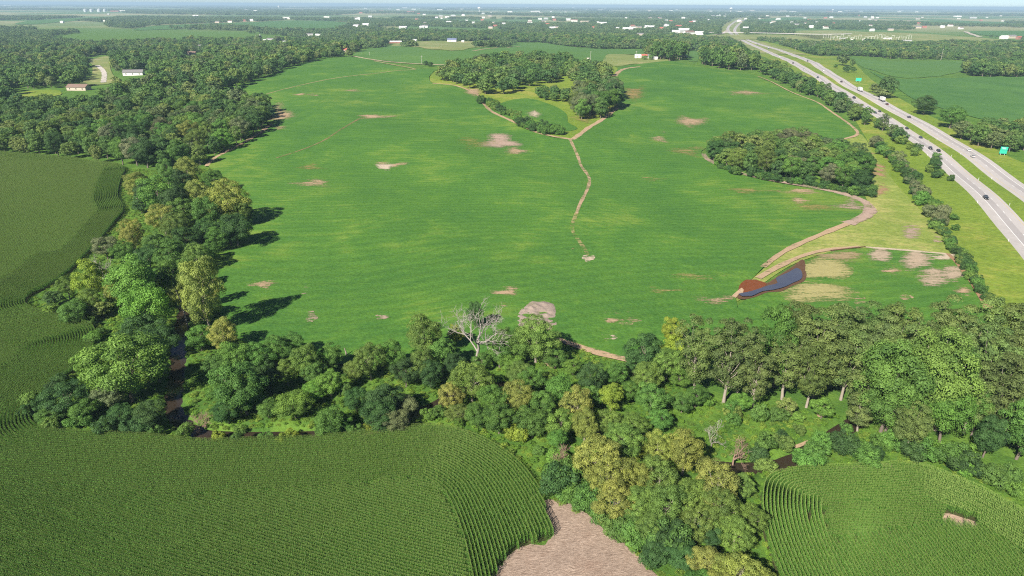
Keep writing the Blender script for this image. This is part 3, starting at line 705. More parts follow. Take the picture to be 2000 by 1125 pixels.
def corn_rows(poly_px, real, K, dirs, gaps=(), sp=0.76, L=2.0, K_far=None):
    Pw = W(poly_px); poly = smooth(Pw, 2.0)
    realW = smooth(W(real), 1.0, False)
    out, ang = [], []
    # headland rows follow the field edge
    Lr, T, Nn = ribbon(fair(smooth(realW, 0.3, False), 6), 0)
    ctr = inside((Lr + Nn * 1.5), poly).mean()
    if ctr < 0.5: Nn = -Nn
    for k in range(K):
        d = 0.4 + sp * k; q = Lr + Nn * d
        keep = (pdist(q, realW, False) > d - 0.12) & inside(q, poly)
        if K_far: keep &= (k < K_far[1]) | (q[:, 1] < K_far[0])
        q, tq = q[keep], T[keep]
        # even out the steps along the row
        last = None
        for a, b in zip(q, tq):
            if last is None or np.hypot(*(a - last)) > L * 0.8:
                out.append(a); ang.append(math.atan2(b[1], b[0])); last = a
    n_head = len(out)
    lim = 0.4 + sp * (K - 1) + 0.45
    for th, test in dirs:
        c, s = math.cos(th), math.sin(th); Rm = np.array(((c, s), (-s, c)))
        q = poly @ Rm.T; x0, y0 = q.min(0); x1, y1 = q.max(0)
        gx_, gy_ = np.meshgrid(np.arange(x0, x1, L), np.arange(y0, y1, sp))
        G = np.stack([(gx_ + (np.arange(gy_.shape[0]) * 0.61 % L)[:, None]).ravel(), gy_.ravel()], 1) @ Rm
        G = G[inside(G, poly)]; G = G[test(G)]
        dd = pdist(G, realW[::2], False); G = G[dd > (np.where(G[:, 1] > K_far[0], 0.4 + sp * (K_far[1] - 1) + 0.45, lim) if K_far else lim)]
        out += list(G); ang += [th] * len(G)
    P = np.array(out); A = np.array(ang)
    res = 0.3; lo = poly.min(0) - 3; lo = np.maximum(lo, (-420, 40)); shp = np.minimum(((poly.max(0) - lo) / res).astype(int) + 20, 3200)
    occ = np.zeros(shp, bool)
    def cells(P_, A_):
        out_ = []
        for u in np.linspace(-0.95, 0.95, 8):
            for v_ in (-0.33, 0, 0.33):
                q = np.column_stack([P_[:, 0] + np.cos(A_) * u - np.sin(A_) * v_, P_[:, 1] + np.sin(A_) * u + np.cos(A_) * v_])
                out_.append(np.clip(((q - lo) / res).astype(int), 0, np.array(shp) - 1))
        return out_
    for c_ in cells(P, A): occ[c_[:, 0], c_[:, 1]] = True
    th = dirs[0][0]; c, s = math.cos(th), math.sin(th); Rm = np.array(((c, s), (-s, c)))
    q = poly @ Rm.T; x0, y0 = q.min(0); x1, y1 = q.max(0)
    gx_, gy_ = np.meshgrid(np.arange(x0, x1, 1.0), np.arange(y0, y1, 0.38)); G = np.stack([gx_.ravel(), gy_.ravel()], 1) @ Rm
    G = G[(G[:, 1] > 60) & (np.abs(G[:, 0]) < 0.95 * G[:, 1] + 25)]; G = G[inside(G, poly)]; G = G[pdist(G, realW[::3], False) > 0.7]
    hitc = np.zeros(len(G))
    for c_ in cells(G, np.full(len(G), th)): hitc += occ[c_[:, 0], c_[:, 1]]
    add = []; 
    for g_ in G[hitc <= 8]:
        cc = cells(g_[None], np.array([th]))
        if sum(occ[c_[0, 0], c_[0, 1]] for c_ in cc) <= 9:
            add.append(g_)
            for c_ in cc: occ[c_[0, 0], c_[0, 1]] = True
    if add: P = np.concatenate([P, np.array(add)]); A = np.concatenate([A, np.full(len(add), th)])
    for gp in gaps:
        k = ~inside(P, W(gp)); P, A = P[k], A[k]
    # only what can be seen from near the camera
    k = (P[:, 1] > 60) & (np.abs(P[:, 0]) < 0.95 * P[:, 1] + 25); P, A = P[k], A[k]
    return poly, P, A
left_real = [(-260, 290), (-60, 296), (60, 305), (160, 316), (240, 328), (238, 350), (232, 385), (243, 412), (226, 436), (205, 462), (178, 492), (135, 535), (95, 562), (62, 578), (52, 592), (62, 606), (105, 620), (150, 630), (182, 642), (191, 660), (182, 688), (150, 724), (110, 752), (78, 785), (64, 812),
             (68, 832), (95, 846), (200, 853), (330, 864), (390, 871), (500, 866), (600, 862), (700, 855), (780, 845), (850, 843), (900, 850), (960, 874), (1010, 908), (1045, 946), (1062, 976), (1068, 1016), (1080, 1044)]
left_rows = left_real[:-4] + [(1040, 942), (1064, 980), (1090, 1030), (1115, 1090), (1140, 1160), (1165, 1240)]
left_poly = left_real + [(1066, 1056), (1020, 1068), (990, 1090), (965, 1130), (945, 1210), (920, 1320), (-300, 1320), (-420, 900), (-420, 500)]
def wdir(a, b):
    p, q = hit(*a), hit(*b); return math.atan2(q[1] - p[1], q[0] - p[0])
ysplit = hit(0, 880)[1]
dA = wdir((0, 976), (245, 1050)); dB = wdir((20, 460), (120, 452))
cornL = corn_rows(left_poly, left_rows, 26, [(dA, lambda G: G[:, 1] < ysplit), (dB, lambda G: G[:, 1] >= ysplit)], K_far=(hit(0, 500)[1], 15))
right_real = [(1540, 1180), (1508, 1100), (1490, 1040), (1484, 985), (1494, 945), (1530, 928), (1600, 921), (1700, 918), (1750, 915), (1800, 921), (1850, 938), (1920, 968), (2000, 1013), (2120, 1085)]
right_poly = right_real + [(2300, 1250), (1900, 1320), (1600, 1320)]
dC = wdir((1730, 1062), (1770, 1125)); dD = wdir((1600, 990), (1700, 992))
mid = hit(1760, 1072)
def below(G):
    return ((G - hit(1660, 1060)) @ np.array((-math.sin(wdir((1660, 1060), (1960, 1010))), math.cos(wdir((1660, 1060), (1960, 1010))))) < 0)
cornR = corn_rows(right_poly, right_real, 16, [(dC, below), (dD, lambda G: ~below(G))], gaps=[[(1836, 1006), (1850, 1002), (1880, 1012), (1906, 1018), (1908, 1034), (1880, 1032), (1846, 1026)], [(1572, 1003), (1578, 1003), (1583, 1030), (1577, 1032)]])
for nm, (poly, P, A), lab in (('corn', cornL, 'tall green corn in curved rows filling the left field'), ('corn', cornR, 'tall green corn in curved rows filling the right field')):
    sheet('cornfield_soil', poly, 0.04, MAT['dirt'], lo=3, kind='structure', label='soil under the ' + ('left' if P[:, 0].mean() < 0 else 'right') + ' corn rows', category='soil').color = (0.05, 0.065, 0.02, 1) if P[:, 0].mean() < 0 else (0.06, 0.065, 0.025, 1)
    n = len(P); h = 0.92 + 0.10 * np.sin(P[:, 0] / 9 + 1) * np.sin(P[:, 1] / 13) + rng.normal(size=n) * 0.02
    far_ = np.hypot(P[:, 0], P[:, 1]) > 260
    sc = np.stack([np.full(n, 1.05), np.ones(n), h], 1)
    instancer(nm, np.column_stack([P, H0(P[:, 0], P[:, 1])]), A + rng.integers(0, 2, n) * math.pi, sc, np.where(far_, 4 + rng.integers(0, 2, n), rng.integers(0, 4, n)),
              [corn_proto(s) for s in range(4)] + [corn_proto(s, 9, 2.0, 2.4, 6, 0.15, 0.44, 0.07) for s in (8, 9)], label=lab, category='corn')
colored(sheet('bare_soil', smooth(W([(1838, 1008), (1852, 1003), (1880, 1012), (1905, 1020), (1906, 1033), (1880, 1031), (1848, 1025)]), 1), 0.1, MAT['dirt'], lo=1.5, kind='structure', label='bare gap of pale soil inside the right cornfield', category='soil'), (0.44, 0.32, 0.24))

# ------------------------------------------------------------------ tree prototypes
def crown_leaves(C, rc, nleaf, size, ctr, g, up_bias=0.4, spread=0.42):
    """leaves on the outside of clumps with centres C and radii rc"""
    n = len(C); w = rc ** 2; k = g.choice(n, nleaf, p=w / w.sum())
    d = g.normal(size=(nleaf, 3)); d /= np.linalg.norm(d, axis=1)[:, None]
    o = C[k] - ctr; o /= np.linalg.norm(o, axis=1)[:, None] + 1e-9
    d = d + 0.55 * o + np.array((0, 0, up_bias)); d /= np.linalg.norm(d, axis=1)[:, None]
    r = rc[k] * (0.72 + 0.4 * g.uniform(0, 1, nleaf) ** 1.6)
    P = C[k] + d * r[:, None] * np.array((1, 1, 0.82))
    N = d + g.normal(size=(nleaf, 3)) * spread; N /= np.linalg.norm(N, axis=1)[:, None]
    V, Q = quads(P, N, size * g.uniform(0.5, 1.5, nleaf), 0.62, g)
    ct = g.uniform(-0.05, 0.6, n)
    tone = np.repeat(np.clip(ct[k] + g.uniform(0, 0.5, nleaf), 0, 1), 4)
    return V, Q, tone

def crown_shape(kind, Wd, Hh, base, nc, g):
    C = []; tries = 0
    lob = g.uniform(0, 6.28, 4)
    while len(C) < nc and tries < 9000:
        tries += 1
        d = g.normal(size=3); d /= np.linalg.norm(d); 
        if kind == 'tall': rr = g.uniform(0.15, 0.95) ** 0.6
        else: rr = g.uniform(0.3, 0.92) ** 0.55
        az = math.atan2(d[1], d[0])
        k = 1 + 0.14 * math.sin(2 * az + lob[0]) + 0.13 * math.sin(3 * az + lob[1]) + 0.1 * math.sin(5 * az + lob[2])
        zf = d[2] * rr
        hw_ = Wd / 2 * k * 0.86
        if kind == 'tall': hw_ *= 0.85 + 0.2 * max(0, zf)
        hz = (Hh - base) / 2 * 0.88
        p = np.array((d[0] * rr * hw_, d[1] * rr * hw_, base + (Hh - base) / 2 + zf * hz))
        if kind != 'tall' and zf < -0.45 and rr > 0.8 and g.uniform() < 0.5: continue
        if all(np.linalg.norm(p - q) > Wd * (0.13 if kind != 'bush' else 0.13) for q in C): C.append(p)
    return np.array(C)

def limb_paths(C, base, Hh, g, n_limb, r0, lean=0.04):
    parts = []
    ang = g.uniform(0, 6.28); top = base + (Hh - base) * 0.62
    T = [np.array((lean * Hh * f * math.cos(ang) + 0.15 * math.sin(9 * f), lean * Hh * f * math.sin(ang) + 0.12 * math.cos(7 * f), top * f - 0.4 * (f == 0))) for f in (0, 0.2, 0.45, 0.7, 1.0)]
    parts.append(tube(T, [r0 * 1.35, r0, r0 * 0.85, r0 * 0.62, r0 * 0.2], 8))
    for i in g.choice(len(C), min(n_limb, len(C)), replace=False):
        c = C[i]; f = np.clip((c[2] * 0.62 + g.uniform(-0.1, 0.05) * Hh) / top, 0.28, 0.92)
        s = np.array([np.interp(f, (0, 0.2, 0.45, 0.7, 1.0), [q[a] for q in T]) for a in range(3)])
        m1 = s * 0.62 + c * 0.38 + np.array((0, 0, -0.05 * Hh * 0.3)) + g.normal(size=3) * 0.25; m2 = s * 0.25 + c * 0.75 + g.normal(size=3) * 0.3
        rr = r0 * 0.45 * (1 - 0.5 * f)
        parts.append(tube([s, m1, m2, c + (c - s) * 0.06], [rr, rr * 0.75, rr * 0.5, rr * 0.14], 5))
    return join_np(parts)

SPEC = {  # kind: (shape, width, height, crown base, clumps, leaves, leaf size, limbs, trunk radius, bark)
    'round': ('round', 12.0, 15.0, 2.0, 46, 17000, 0.33, 12, 0.30, 'bark'),
    'tall': ('tall', 12.0, 22.0, 3.0, 66, 19000, 0.33, 24, 0.34, 'bark_pale'),
    'olive': ('olive', 14.0, 17.0, 2.6, 70, 22000, 0.31, 20, 0.36, 'bark_pale'),
    'bush': ('bush', 5.0, 3.8, 0.2, 26, 4500, 0.23, 5, 0.07, 'bark'),
}
PROTO = {}
def build_proto(kind, seed, leaves=None, size=None, clumps=None, merge=False, sub=1.0):
    sh, Wd, Hh, base, nc, nl, ls, nlimb, r0, bk = SPEC[kind]
    g = np.random.default_rng(seed)
    base = base * g.uniform(0.8, 1.2)
    C = crown_shape(sh, Wd, Hh, base, clumps or nc, g)
    rc = Wd * (0.115 if sh == 'olive' else 0.14 if sh != 'tall' else 0.12) * g.uniform(0.65, 1.3, len(C)) * (1.0 if clumps is None else 1.35)
    if sh == 'bush': rc *= 1.15
    ctr = np.array((0, 0, base + (Hh - base) * 0.35))
    V, Q, tone = crown_leaves(C, rc, leaves or nl, size or ls, ctr, g)
    tv, tq = limb_paths(C, base, Hh, g, nlimb if not merge else 3, r0)
    if merge:
        n = len(V); me = mesh_np('tree_lod', np.concatenate([V, tv]), np.concatenate([Q, tq + n]), None, {'tone': np.concatenate([tone, np.zeros(len(tv))])})
        me.materials.append(MAT['leaf_wild']); me.materials.append(MAT[bk])
        me.polygons.foreach_set('material_index', np.concatenate([np.zeros(len(Q), np.int32), np.ones(len(tq), np.int32)]))
        return me
    return mesh_np(kind + '_crown', V, Q, MAT['leaf'], {'tone': tone}), mesh_np(kind + '_trunk', tv, tq, MAT[bk], None, True)
NV = {'round': 6, 'tall': 6, 'olive': 4, 'bush': 4}
for kd in SPEC:
    PROTO[kd] = [build_proto(kd, 100 + 17 * s + len(kd)) for s in range(NV[kd])]

def nth(n):
    return '%d%s' % (n, 'th' if 10 <= n % 100 <= 20 else {1: 'st', 2: 'nd', 3: 'rd'}.get(n % 10, 'th'))

# ------------------------------------------------------------------ buildings
MAT['wall_w'] = simple('white_wall', (0.78, 0.76, 0.72), 0.8); MAT['wall_t'] = simple('tan_wall', (0.52, 0.44, 0.35), 0.8); MAT['wall_r'] = simple('brick_wall', (0.34, 0.17, 0.13), 0.9)
MAT['wall_g'] = simple('grey_wall', (0.42, 0.42, 0.42), 0.8); MAT['roof_g'] = simple('grey_shingle', (0.21, 0.20, 0.20), 0.9, scale=1.5); MAT['roof_b'] = simple('brown_shingle', (0.22, 0.15, 0.12), 0.9, scale=1.5)
MAT['roof_w'] = simple('white_roof', (0.75, 0.75, 0.74), 0.6); MAT['roof_bl'] = simple('blue_roof', (0.16, 0.19, 0.30), 0.6); MAT['roof_r'] = simple('red_roof', (0.42, 0.14, 0.10), 0.8); MAT['glass'] = simple('window_glass', (0.06, 0.07, 0.08), 0.1, 0.6)
MAT['steel'] = simple('galvanised_steel', (0.58, 0.6, 0.6), 0.4, 0.5); MAT['conc'] = simple('silo_concrete', (0.56, 0.5, 0.43), 0.9, scale=1.0, var=0.2); MAT['pole'] = simple('weathered_pole', (0.46, 0.43, 0.38), 0.9)
MAT['gravel_pale'] = simple('pale_gravel', (0.52, 0.5, 0.47), 0.95, scale=0.1)
BUILT = []
def house(px, py, w, d, h, wall, roof, label, rz=0.0, flat=False, wins=0, name='house', cat='house', group=None):
    p = hit(px, py); BUILT.append((p[0], p[1], max(w, d)))
    root = empty(name, (p[0], p[1], float(H0(*p)) - 0.05), rz, label=label, category=cat)
    if group: root['group'] = group
    link('wall', mesh_np('wall', *box(-w / 2, w / 2, -d / 2, d / 2, 0, h), MAT[wall]), root)
    if flat:
        link('roof', mesh_np('roof', *box(-w / 2 - .2, w / 2 + .2, -d / 2 - .2, d / 2 + .2, h + 0.003, h + .6), MAT[roof]), root)
    else:
        e, rise = 0.5, d * 0.28; V = []
        for x in (-w / 2 - e, w / 2 + e):
            V += [(x, -d / 2 - e, h - 0.1), (x, 0, h + rise), (x, d / 2 + e, h - 0.1), (x, d / 2 + e, h + .15), (x, 0, h + rise + .25), (x, -d / 2 - e, h + .15)]
        Q = [(0, 1, 7, 6), (1, 2, 8, 7), (2, 3, 9, 8), (3, 4, 10, 9), (4, 5, 11, 10), (5, 0, 6, 11), (0, 5, 4, 1), (1, 4, 3, 2), (6, 7, 10, 11), (7, 8, 9, 10)]
        ro = link('roof', mesh_np('roof', V, Q, MAT[roof]), root)
        for gx_, flip in ((-w / 2 + .01, 1), (w / 2 - .01, 0)):
            link('gable', mesh_np('gable', [(gx_, -d / 2, h), (gx_, d / 2, h), (gx_, 0, h + rise)], [(1, 0, 2) if flip else (0, 1, 2)], MAT[wall]), root)
    for k in range(wins):
        x = -w / 2 + (k + 0.5) * w / wins
        link('window', mesh_np('window', *box(x - .6, x + .6, -d / 2 - .06, -d / 2 + .05, h * .35, h * .75), MAT['glass']), root)
    return root
house(883, 81.5, 26, 14, 5.5, 'wall_w', 'roof_bl', 'long white barn with blue roof on the pale lawn', R(-4), wins=4, name='barn', cat='barn')
house(904, 82.5, 7, 6, 3, 'wall_w', 'roof_w', 'small white shed just beside the blue roofed barn', wins=1, name='shed', cat='shed')
house(712, 90, 22, 12, 5, 'wall_w', 'roof_g', 'white house with broad grey roof at the field corner', R(-25), wins=3)
house(697, 84, 16, 10, 5, 'wall_g', 'roof_bl', 'house with dark blue roof behind the white field corner house', R(-10), wins=2)
house(772, 84.5, 34, 8, 4, 'wall_r', 'roof_w', 'long low red shed with pale roof at the yard', R(8), name='shed', cat='shed')
house(808, 81, 16, 8, 4, 'wall_w', 'roof_w', 'white low building behind the yard tree', name='shed', cat='shed')
house(1247, 113.5, 11, 8, 3.5, 'wall_w', 'roof_w', 'white farm house with pale roof on the farmyard lawn', wins=2)
house(1258, 114, 8, 7, 4.2, 'wall_t', 'roof_r', 'small farm house with pinkish roof between the white ones', wins=1)
house(1270, 114, 9, 7, 4, 'wall_w', 'roof_g', 'white farm shed beside the tall grove', wins=1, name='shed', cat='shed')
house(1279, 116.5, 7, 5, 2.6, 'wall_w', 'roof_w', 'low white trailer shed at the end of the farmyard', name='shed', cat='shed')
house(262, 147, 24, 11, 4, 'wall_w', 'roof_g', 'ranch house with grey roof by the forest edge', R(12), wins=3)
house(155, 176, 22, 10, 3.6, 'wall_t', 'roof_b', 'low brown roofed house hidden at the forest edge', R(-5), wins=3)
house(228, 108, 16, 10, 5, 'wall_t', 'roof_g', 'suburban house behind the curved street', R(30), wins=2)
house(242, 111, 14, 9, 4, 'wall_w', 'roof_b', 'small suburban house nearest the curved street bend', R(-20), wins=2)
house(375, 107, 15, 9, 4, 'wall_t', 'roof_b', 'brown roofed house in the forest clearing', R(10), wins=2)
house(390, 93, 14, 9, 4, 'wall_w', 'roof_g', 'white house peeping out of the forest canopy', R(15), wins=2)
for k, (px, py, w, wl, rf) in enumerate([(505, 73, 16, 'wall_w', 'roof_w'), (528, 80, 18, 'wall_w', 'roof_g'), (555, 86, 16, 'wall_w', 'roof_w'), (605, 70, 22, 'wall_w', 'roof_g'), (622, 71, 18, 'wall_w', 'roof_w'), (648, 90, 16, 'wall_t', 'roof_g'), (520, 83, 18, 'wall_t', 'roof_w'), (672, 103, 12, 'wall_t', 'roof_r')]):
    house(px, py, w, 10, 5, wl, rf, '%s house with %s roof in the village left of the crest, %s from the left' % ({'wall_w': 'white', 'wall_t': 'tan'}[wl], {'roof_w': 'white', 'roof_g': 'grey', 'roof_r': 'red'}[rf], nth(k + 1)), rng.uniform(-.5, .5), group='village houses')
town = [(560, 37, 50), (575, 12.5, 90), (600, 12.2, 130), (640, 11.8, 160), (680, 11.2, 110), (708, 11.5, 90), (760, 18, 60), (778, 20, 60), (790, 15.5, 130), (820, 17, 40), (870, 15.5, 40), (893, 17, 60), (852, 35, 36), (885, 32, 40), (905, 31, 30), (918, 34, 30), (957, 32, 36), (640, 36, 50), (705, 26, 40),
        (1055, 38, 30), (1066, 38, 30), (1110, 40, 36), (1122, 42, 44), (1142, 45, 52), (1178, 48, 40), (1083, 40, 26), (1105, 24, 30), (1076, 23.5, 24), (1226, 60, 44), (1236, 55, 30), (1248, 56, 24), (1262, 54, 20), (1290, 58, 24), (1300, 50, 18), (1335, 62, 44), (1320, 65, 30), (1345, 67, 40), (1250, 71, 26), (1365, 68, 30), (1310, 43, 24), (1392, 32, 40), (1404, 32.5, 50), (1416, 33.5, 30),
        (1268, 22, 50), (1530, 22, 140), (1548, 24, 110), (1620, 23, 120), (1655, 22, 130), (1680, 22.5, 110), (1760, 20.5, 90), (1790, 24, 60), (1511, 44, 30), (1547, 46, 24), (1580, 40, 26), (1572, 36, 24), (1538, 33, 30), (1584, 54, 22), (1700, 52, 24), (1739, 60, 22), (1703, 61, 20), (1805, 55, 20), (1870, 33, 70), (1900, 36, 60), (1840, 54, 20), (1876, 57, 24), (1975, 75, 30), (1960, 76, 24), (1990, 77, 20),
        (8, 12, 160), (18, 11.5, 120), (50, 8, 150), (88, 7, 90), (270, 10, 150), (122, 45, 20), (225, 23, 90), (240, 22, 70), (212, 29, 16), (382, 33, 40), (450, 44, 24), (425, 45, 22), (492, 41, 26), (478, 42, 20), (500, 22, 60), (480, 20, 60), (340, 8, 120), (205, 42, 16)]
_tr = np.random.default_rng(21)
for _ in range(150):
    px = _tr.uniform(690, 1420) if _tr.uniform() < 0.65 else _tr.uniform(1440, 1990)
    py = 14 + 44 * _tr.uniform() ** 1.2; town.append((px, py, _tr.uniform(16, 36) if py > 24 else _tr.uniform(50, 140)))
for k, (px, py, w) in enumerate(town):
    wl = ['wall_w', 'wall_w', 'wall_t', 'wall_w', 'wall_r', 'wall_w', 'wall_g'][k % 7]; rf = ['roof_w', 'roof_g', 'roof_w', 'roof_b', 'roof_w', 'roof_r', 'roof_g'][(k * 3) % 7]
    big = w > 45
    house(px, py, w, min(w * 0.5, 40), 13 if big else 7.5, wl, rf, 'distant %s %s in the far town, number %s counting from the left' % ({'wall_w': 'white', 'wall_t': 'tan', 'wall_r': 'brick', 'wall_g': 'grey'}[wl], 'warehouse' if big else 'house', 'X'), rng.uniform(-.4, .4), flat=big, name='warehouse' if big else 'house', cat='building', group='distant town buildings')
tb = sorted([o for o in COL.objects if o.get('group') == 'distant town buildings'], key=lambda o: pix(*o.location)[0])
for k, o in enumerate(tb): o['label'] = o['label'].replace('number X counting from the left', '%s from the left' % nth(k + 1))

# silo ruin on the rise
p = hit(1148, 131); BUILT.append((p[0], p[1], 8)); sr = empty('silo', (*p, float(H0(*p)) - .1), label='old pale concrete silo standing on the wooded rise', category='silo')
v, f_ = tube([(0, 0, z) for z in (0, 4, 8, 11.5)], [2.1] * 4, 20); link('wall', mesh_np('wall', v, f_, MAT['conc'], None, True), sr)
for z in np.arange(1.2, 11.5, 1.6):
    v, f_ = tube([(0, 0, z), (0, 0, z + 0.12)], [2.14, 2.14], 20); link('hoop', mesh_np('hoop', v, f_, MAT['steel']), sr)
# grain bins and water towers
for k, (px, py, r_, h_) in enumerate([(167, 23.5, 17, 26), (179, 23.5, 17, 26), (194, 23.5, 20, 26), (205, 23.2, 16, 26)]):
    p = hit(px, py); BUILT.append((p[0], p[1], 60)); b = empty('grain_bin', (*p, 0), label='silver grain bin with cone roof, %s of the four from the left' % nth(k + 1), category='grain bin', group='grain bins')
    v, f_ = tube([(0, 0, 0), (0, 0, h_)], [r_, r_], 18); link('wall', mesh_np('wall', v, f_, MAT['steel'], None, True), b)
    v, f_ = tube([(0, 0, h_), (0, 0, h_ + r_ * 0.5)], [r_ * 1.04, r_ * 0.1], 18); link('roof', mesh_np('roof', v, f_, MAT['steel']), b)
for k, (px, py, s, lab) in enumerate([(1427, 25, 1.25, 'tall white water tower left of the highway vanishing point'), (936, 24, 1.1, 'white water tower above the middle of the town'), (545, 18, 1.0, 'faint white water tower on the left horizon'), (1626, 24, 0.8, 'slim white water tower right of the highway')]):
    p = hit(px, py); d = np.hypot(*p); zz = min(s * 62, 75); b = empty('water_tower', (*p, 0), label=lab, category='water tower')
    v, f_ = tube([(0, 0, 0), (0, 0, zz * 0.7)], [zz * .07] * 2, 10); link('stem', mesh_np('stem', v, f_, MAT['wall_w']), b)
    v, f_ = tube([(0, 0, zz * q) for q in (.6, .66, .75, .88, .96, 1.0)], [zz * q for q in (.07, .22, .3, .3, .2, .02)], 14); link('tank', mesh_np('tank', v, f_, MAT['wall_w'], None, True), b)
# substation
sb = smooth(W([(1600, 79), (1625, 73), (1700, 72), (1780, 74), (1800, 80), (1750, 83), (1680, 84.5)]), 20, True, False)
sheet('substation_yard', sb, 0.7, MAT['gravel_pale'], lo=6, kind='structure', label='pale gravel yard of the electricity substation', category='gravel yard')
for k in range(26):
    px = 1612 + k * 6.6 + rng.uniform(-2, 2); py = rng.uniform(74, 82); p = hit(px, py); hh = rng.uniform(8, 15)
    fr = empty('substation_gantry', (*p, float(H0(*p))), rng.uniform(-.2, .2), label='pale steel gantry in the substation yard, %s from the left' % nth(k + 1), category='gantry', group='substation gantries')
    for sx in (-4, 4):
        v, f_ = tube([(sx, 0, 0), (sx, 0, hh)], [.35, .25], 5); link('post', mesh_np('post', v, f_, MAT['wall_w']), fr)
    link('beam', mesh_np('beam', *box(-4.4, 4.4, -.3, .3, hh - .6, hh), MAT['wall_w']), fr)
for k, (px, py, w) in enumerate([(1733, 77, 24), (1645, 77, 16), (1690, 80, 14), (1770, 81, 30), (1660, 79, 12)]):
    house(px, py, w, 9, 4.5, ['wall_w', 'wall_g'][k % 2], ['roof_w', 'roof_g'][k % 2], 'low substation building on the gravel yard, %s largest' % nth([2, 3, 4, 1, 5][k]), flat=True, name='substation_building', cat='building')
# overpass and cross road
ov = smooth(W([(1300, 66.5), (1380, 66.2), (1420, 66.2), (1470, 67), (1540, 68.5), (1600, 70), (1660, 69)]), 25, False)
od = empty('overpass', (0, 0, 0), label='concrete overpass carrying the cross road over the highway', category='bridge')
link('deck', ribbon_mesh('deck', ov, -7, 7, 6.5, MAT['road'], 1.5), od)
for q in ov[2:-1:2]:
    v, f_ = tube([(q[0], q[1], float(H0(*q))), (q[0], q[1], float(H0(*q)) + 6.4)], [.9, .9], 8); link('pier', mesh_np('pier', v, f_, MAT['road']), od)
path('side_road', [(1550, 67), (1500, 64.5), (1470, 63)], 18, 14, (0.5, 0.44, 0.38), 0.9, kind='structure', category='road', label='pale ramp road right of the overpass', step=40)
path('side_road', [(1340, 72), (1380, 70), (1410, 66), (1420, 60)], 22, 18, (0.55, 0.49, 0.43), 0.95, kind='structure', category='road', label='pale ramp road left of the overpass', step=40)
path('side_road', [(1445, 80), (1432, 74), (1400, 71), (1370, 73)], 18, 18, (0.52, 0.45, 0.38), 0.95, kind='structure', category='road', label='pale slip road below the overpass', step=40)
path('side_road', [(1885, 62), (1900, 68), (1915, 73)], 22, 22, (0.55, 0.5, 0.42), 1.3, kind='structure', category='road', label='pale road bend on the distant right', step=40)
# poles
for px, py, top, lab in [(1588.5, 103.7, 83.5, 'tall pale utility pole beside the highway trees'), (1837.5, 117.5, 97.5, 'utility pole before the dark wood across the highway'), (1953, 115.5, 103, 'utility pole in the wood at the right edge'), (1553, 99, 92, 'short utility pole by the far highway bend'),
                         (824, 125, 110, 'white utility pole on the gravel lane'), (722, 108.5, 102, 'thin pole at the start of the gravel lane'), (1242, 115.5, 101, 'pale flag pole at the farmyard'), (1153, 122, 102, 'thin pole behind the old silo')]:
    p = hit(px, py); hh = (py - top) * Vector((p[0], p[1], -90)).dot(fwd) / 1333 / 0.93; z = float(H0(*p))
    b = empty('utility_pole', (*p, z - .3), label=lab, category='pole')
    v, f_ = tube([(0, 0, 0), (0, 0, hh)], [.24, .16], 7); link('post', mesh_np('post', v, f_, MAT['pole']), b)
    link('crossarm', mesh_np('crossarm', *box(-1.3, 1.3, -.08, .08, hh - 1.2, hh - 1.0), MAT['pole']), b)
# highway signs
MAT['sign'] = simple('sign_green', (0.03, 0.42, 0.30), 0.4, 0.4, var=0.03)
for px, py, w, h, rz, lab, two in [(1957.5, 303.5, 4.3, 4.6, R(-18), 'large green highway sign on two posts at the right edge', True), (1676, 160.5, 6.0, 3.6, R(-25), 'green highway sign in the grass behind the white trucks', False)]:
    p = hit(px, py); b = empty('highway_sign', (*p, float(H0(*p)) + .1), rz, label=lab, category='sign')
    link('panel', mesh_np('panel', *box(-w / 2, w / 2, -.06, .06, 1.1, 1.1 + h * (0.52 if two else 1)), MAT['sign']), b)
    if two:
        pn = link('panel', mesh_np('panel', *box(-w / 2 + .15, w / 2 + .15, -.06, .06, 1.15 + h * .53, 1.1 + h), MAT['sign']), b)
        for z, x0, x1 in ((1.1 + h * .82, -1.3, 1.2), (1.1 + h * .68, -.9, 1.0)):
            link('lettering', mesh_np('lettering', *box(x0, x1, -.075, -.062, z, z + .22), MAT['paint']), pn)
    for sx in (-w * .3, w * .3):
        link('post', mesh_np('post', *box(sx - .1, sx + .1, .07, .27, -.3, 1.1 + h * .9), MAT['steel']), b)


B = np.array(BUILT)
def clear_of_buildings(Q, tree_h=13.0, r=6.0):
    """trees stand off buildings and off the open ground in front of them"""
    ok = np.ones(len(Q), bool)
    for bx, by, bw in B:
        dx = np.abs(Q[:, 0] - bx - (Q[:, 1] - by) * bx / by); dy = by - Q[:, 1]
        ok &= ~((dx < bw * 0.55 + r) & (dy > -bw * .6 - 8) & (dy < 14 + by * min(0.085, (tree_h - 4) * 0.0095)))
    return ok

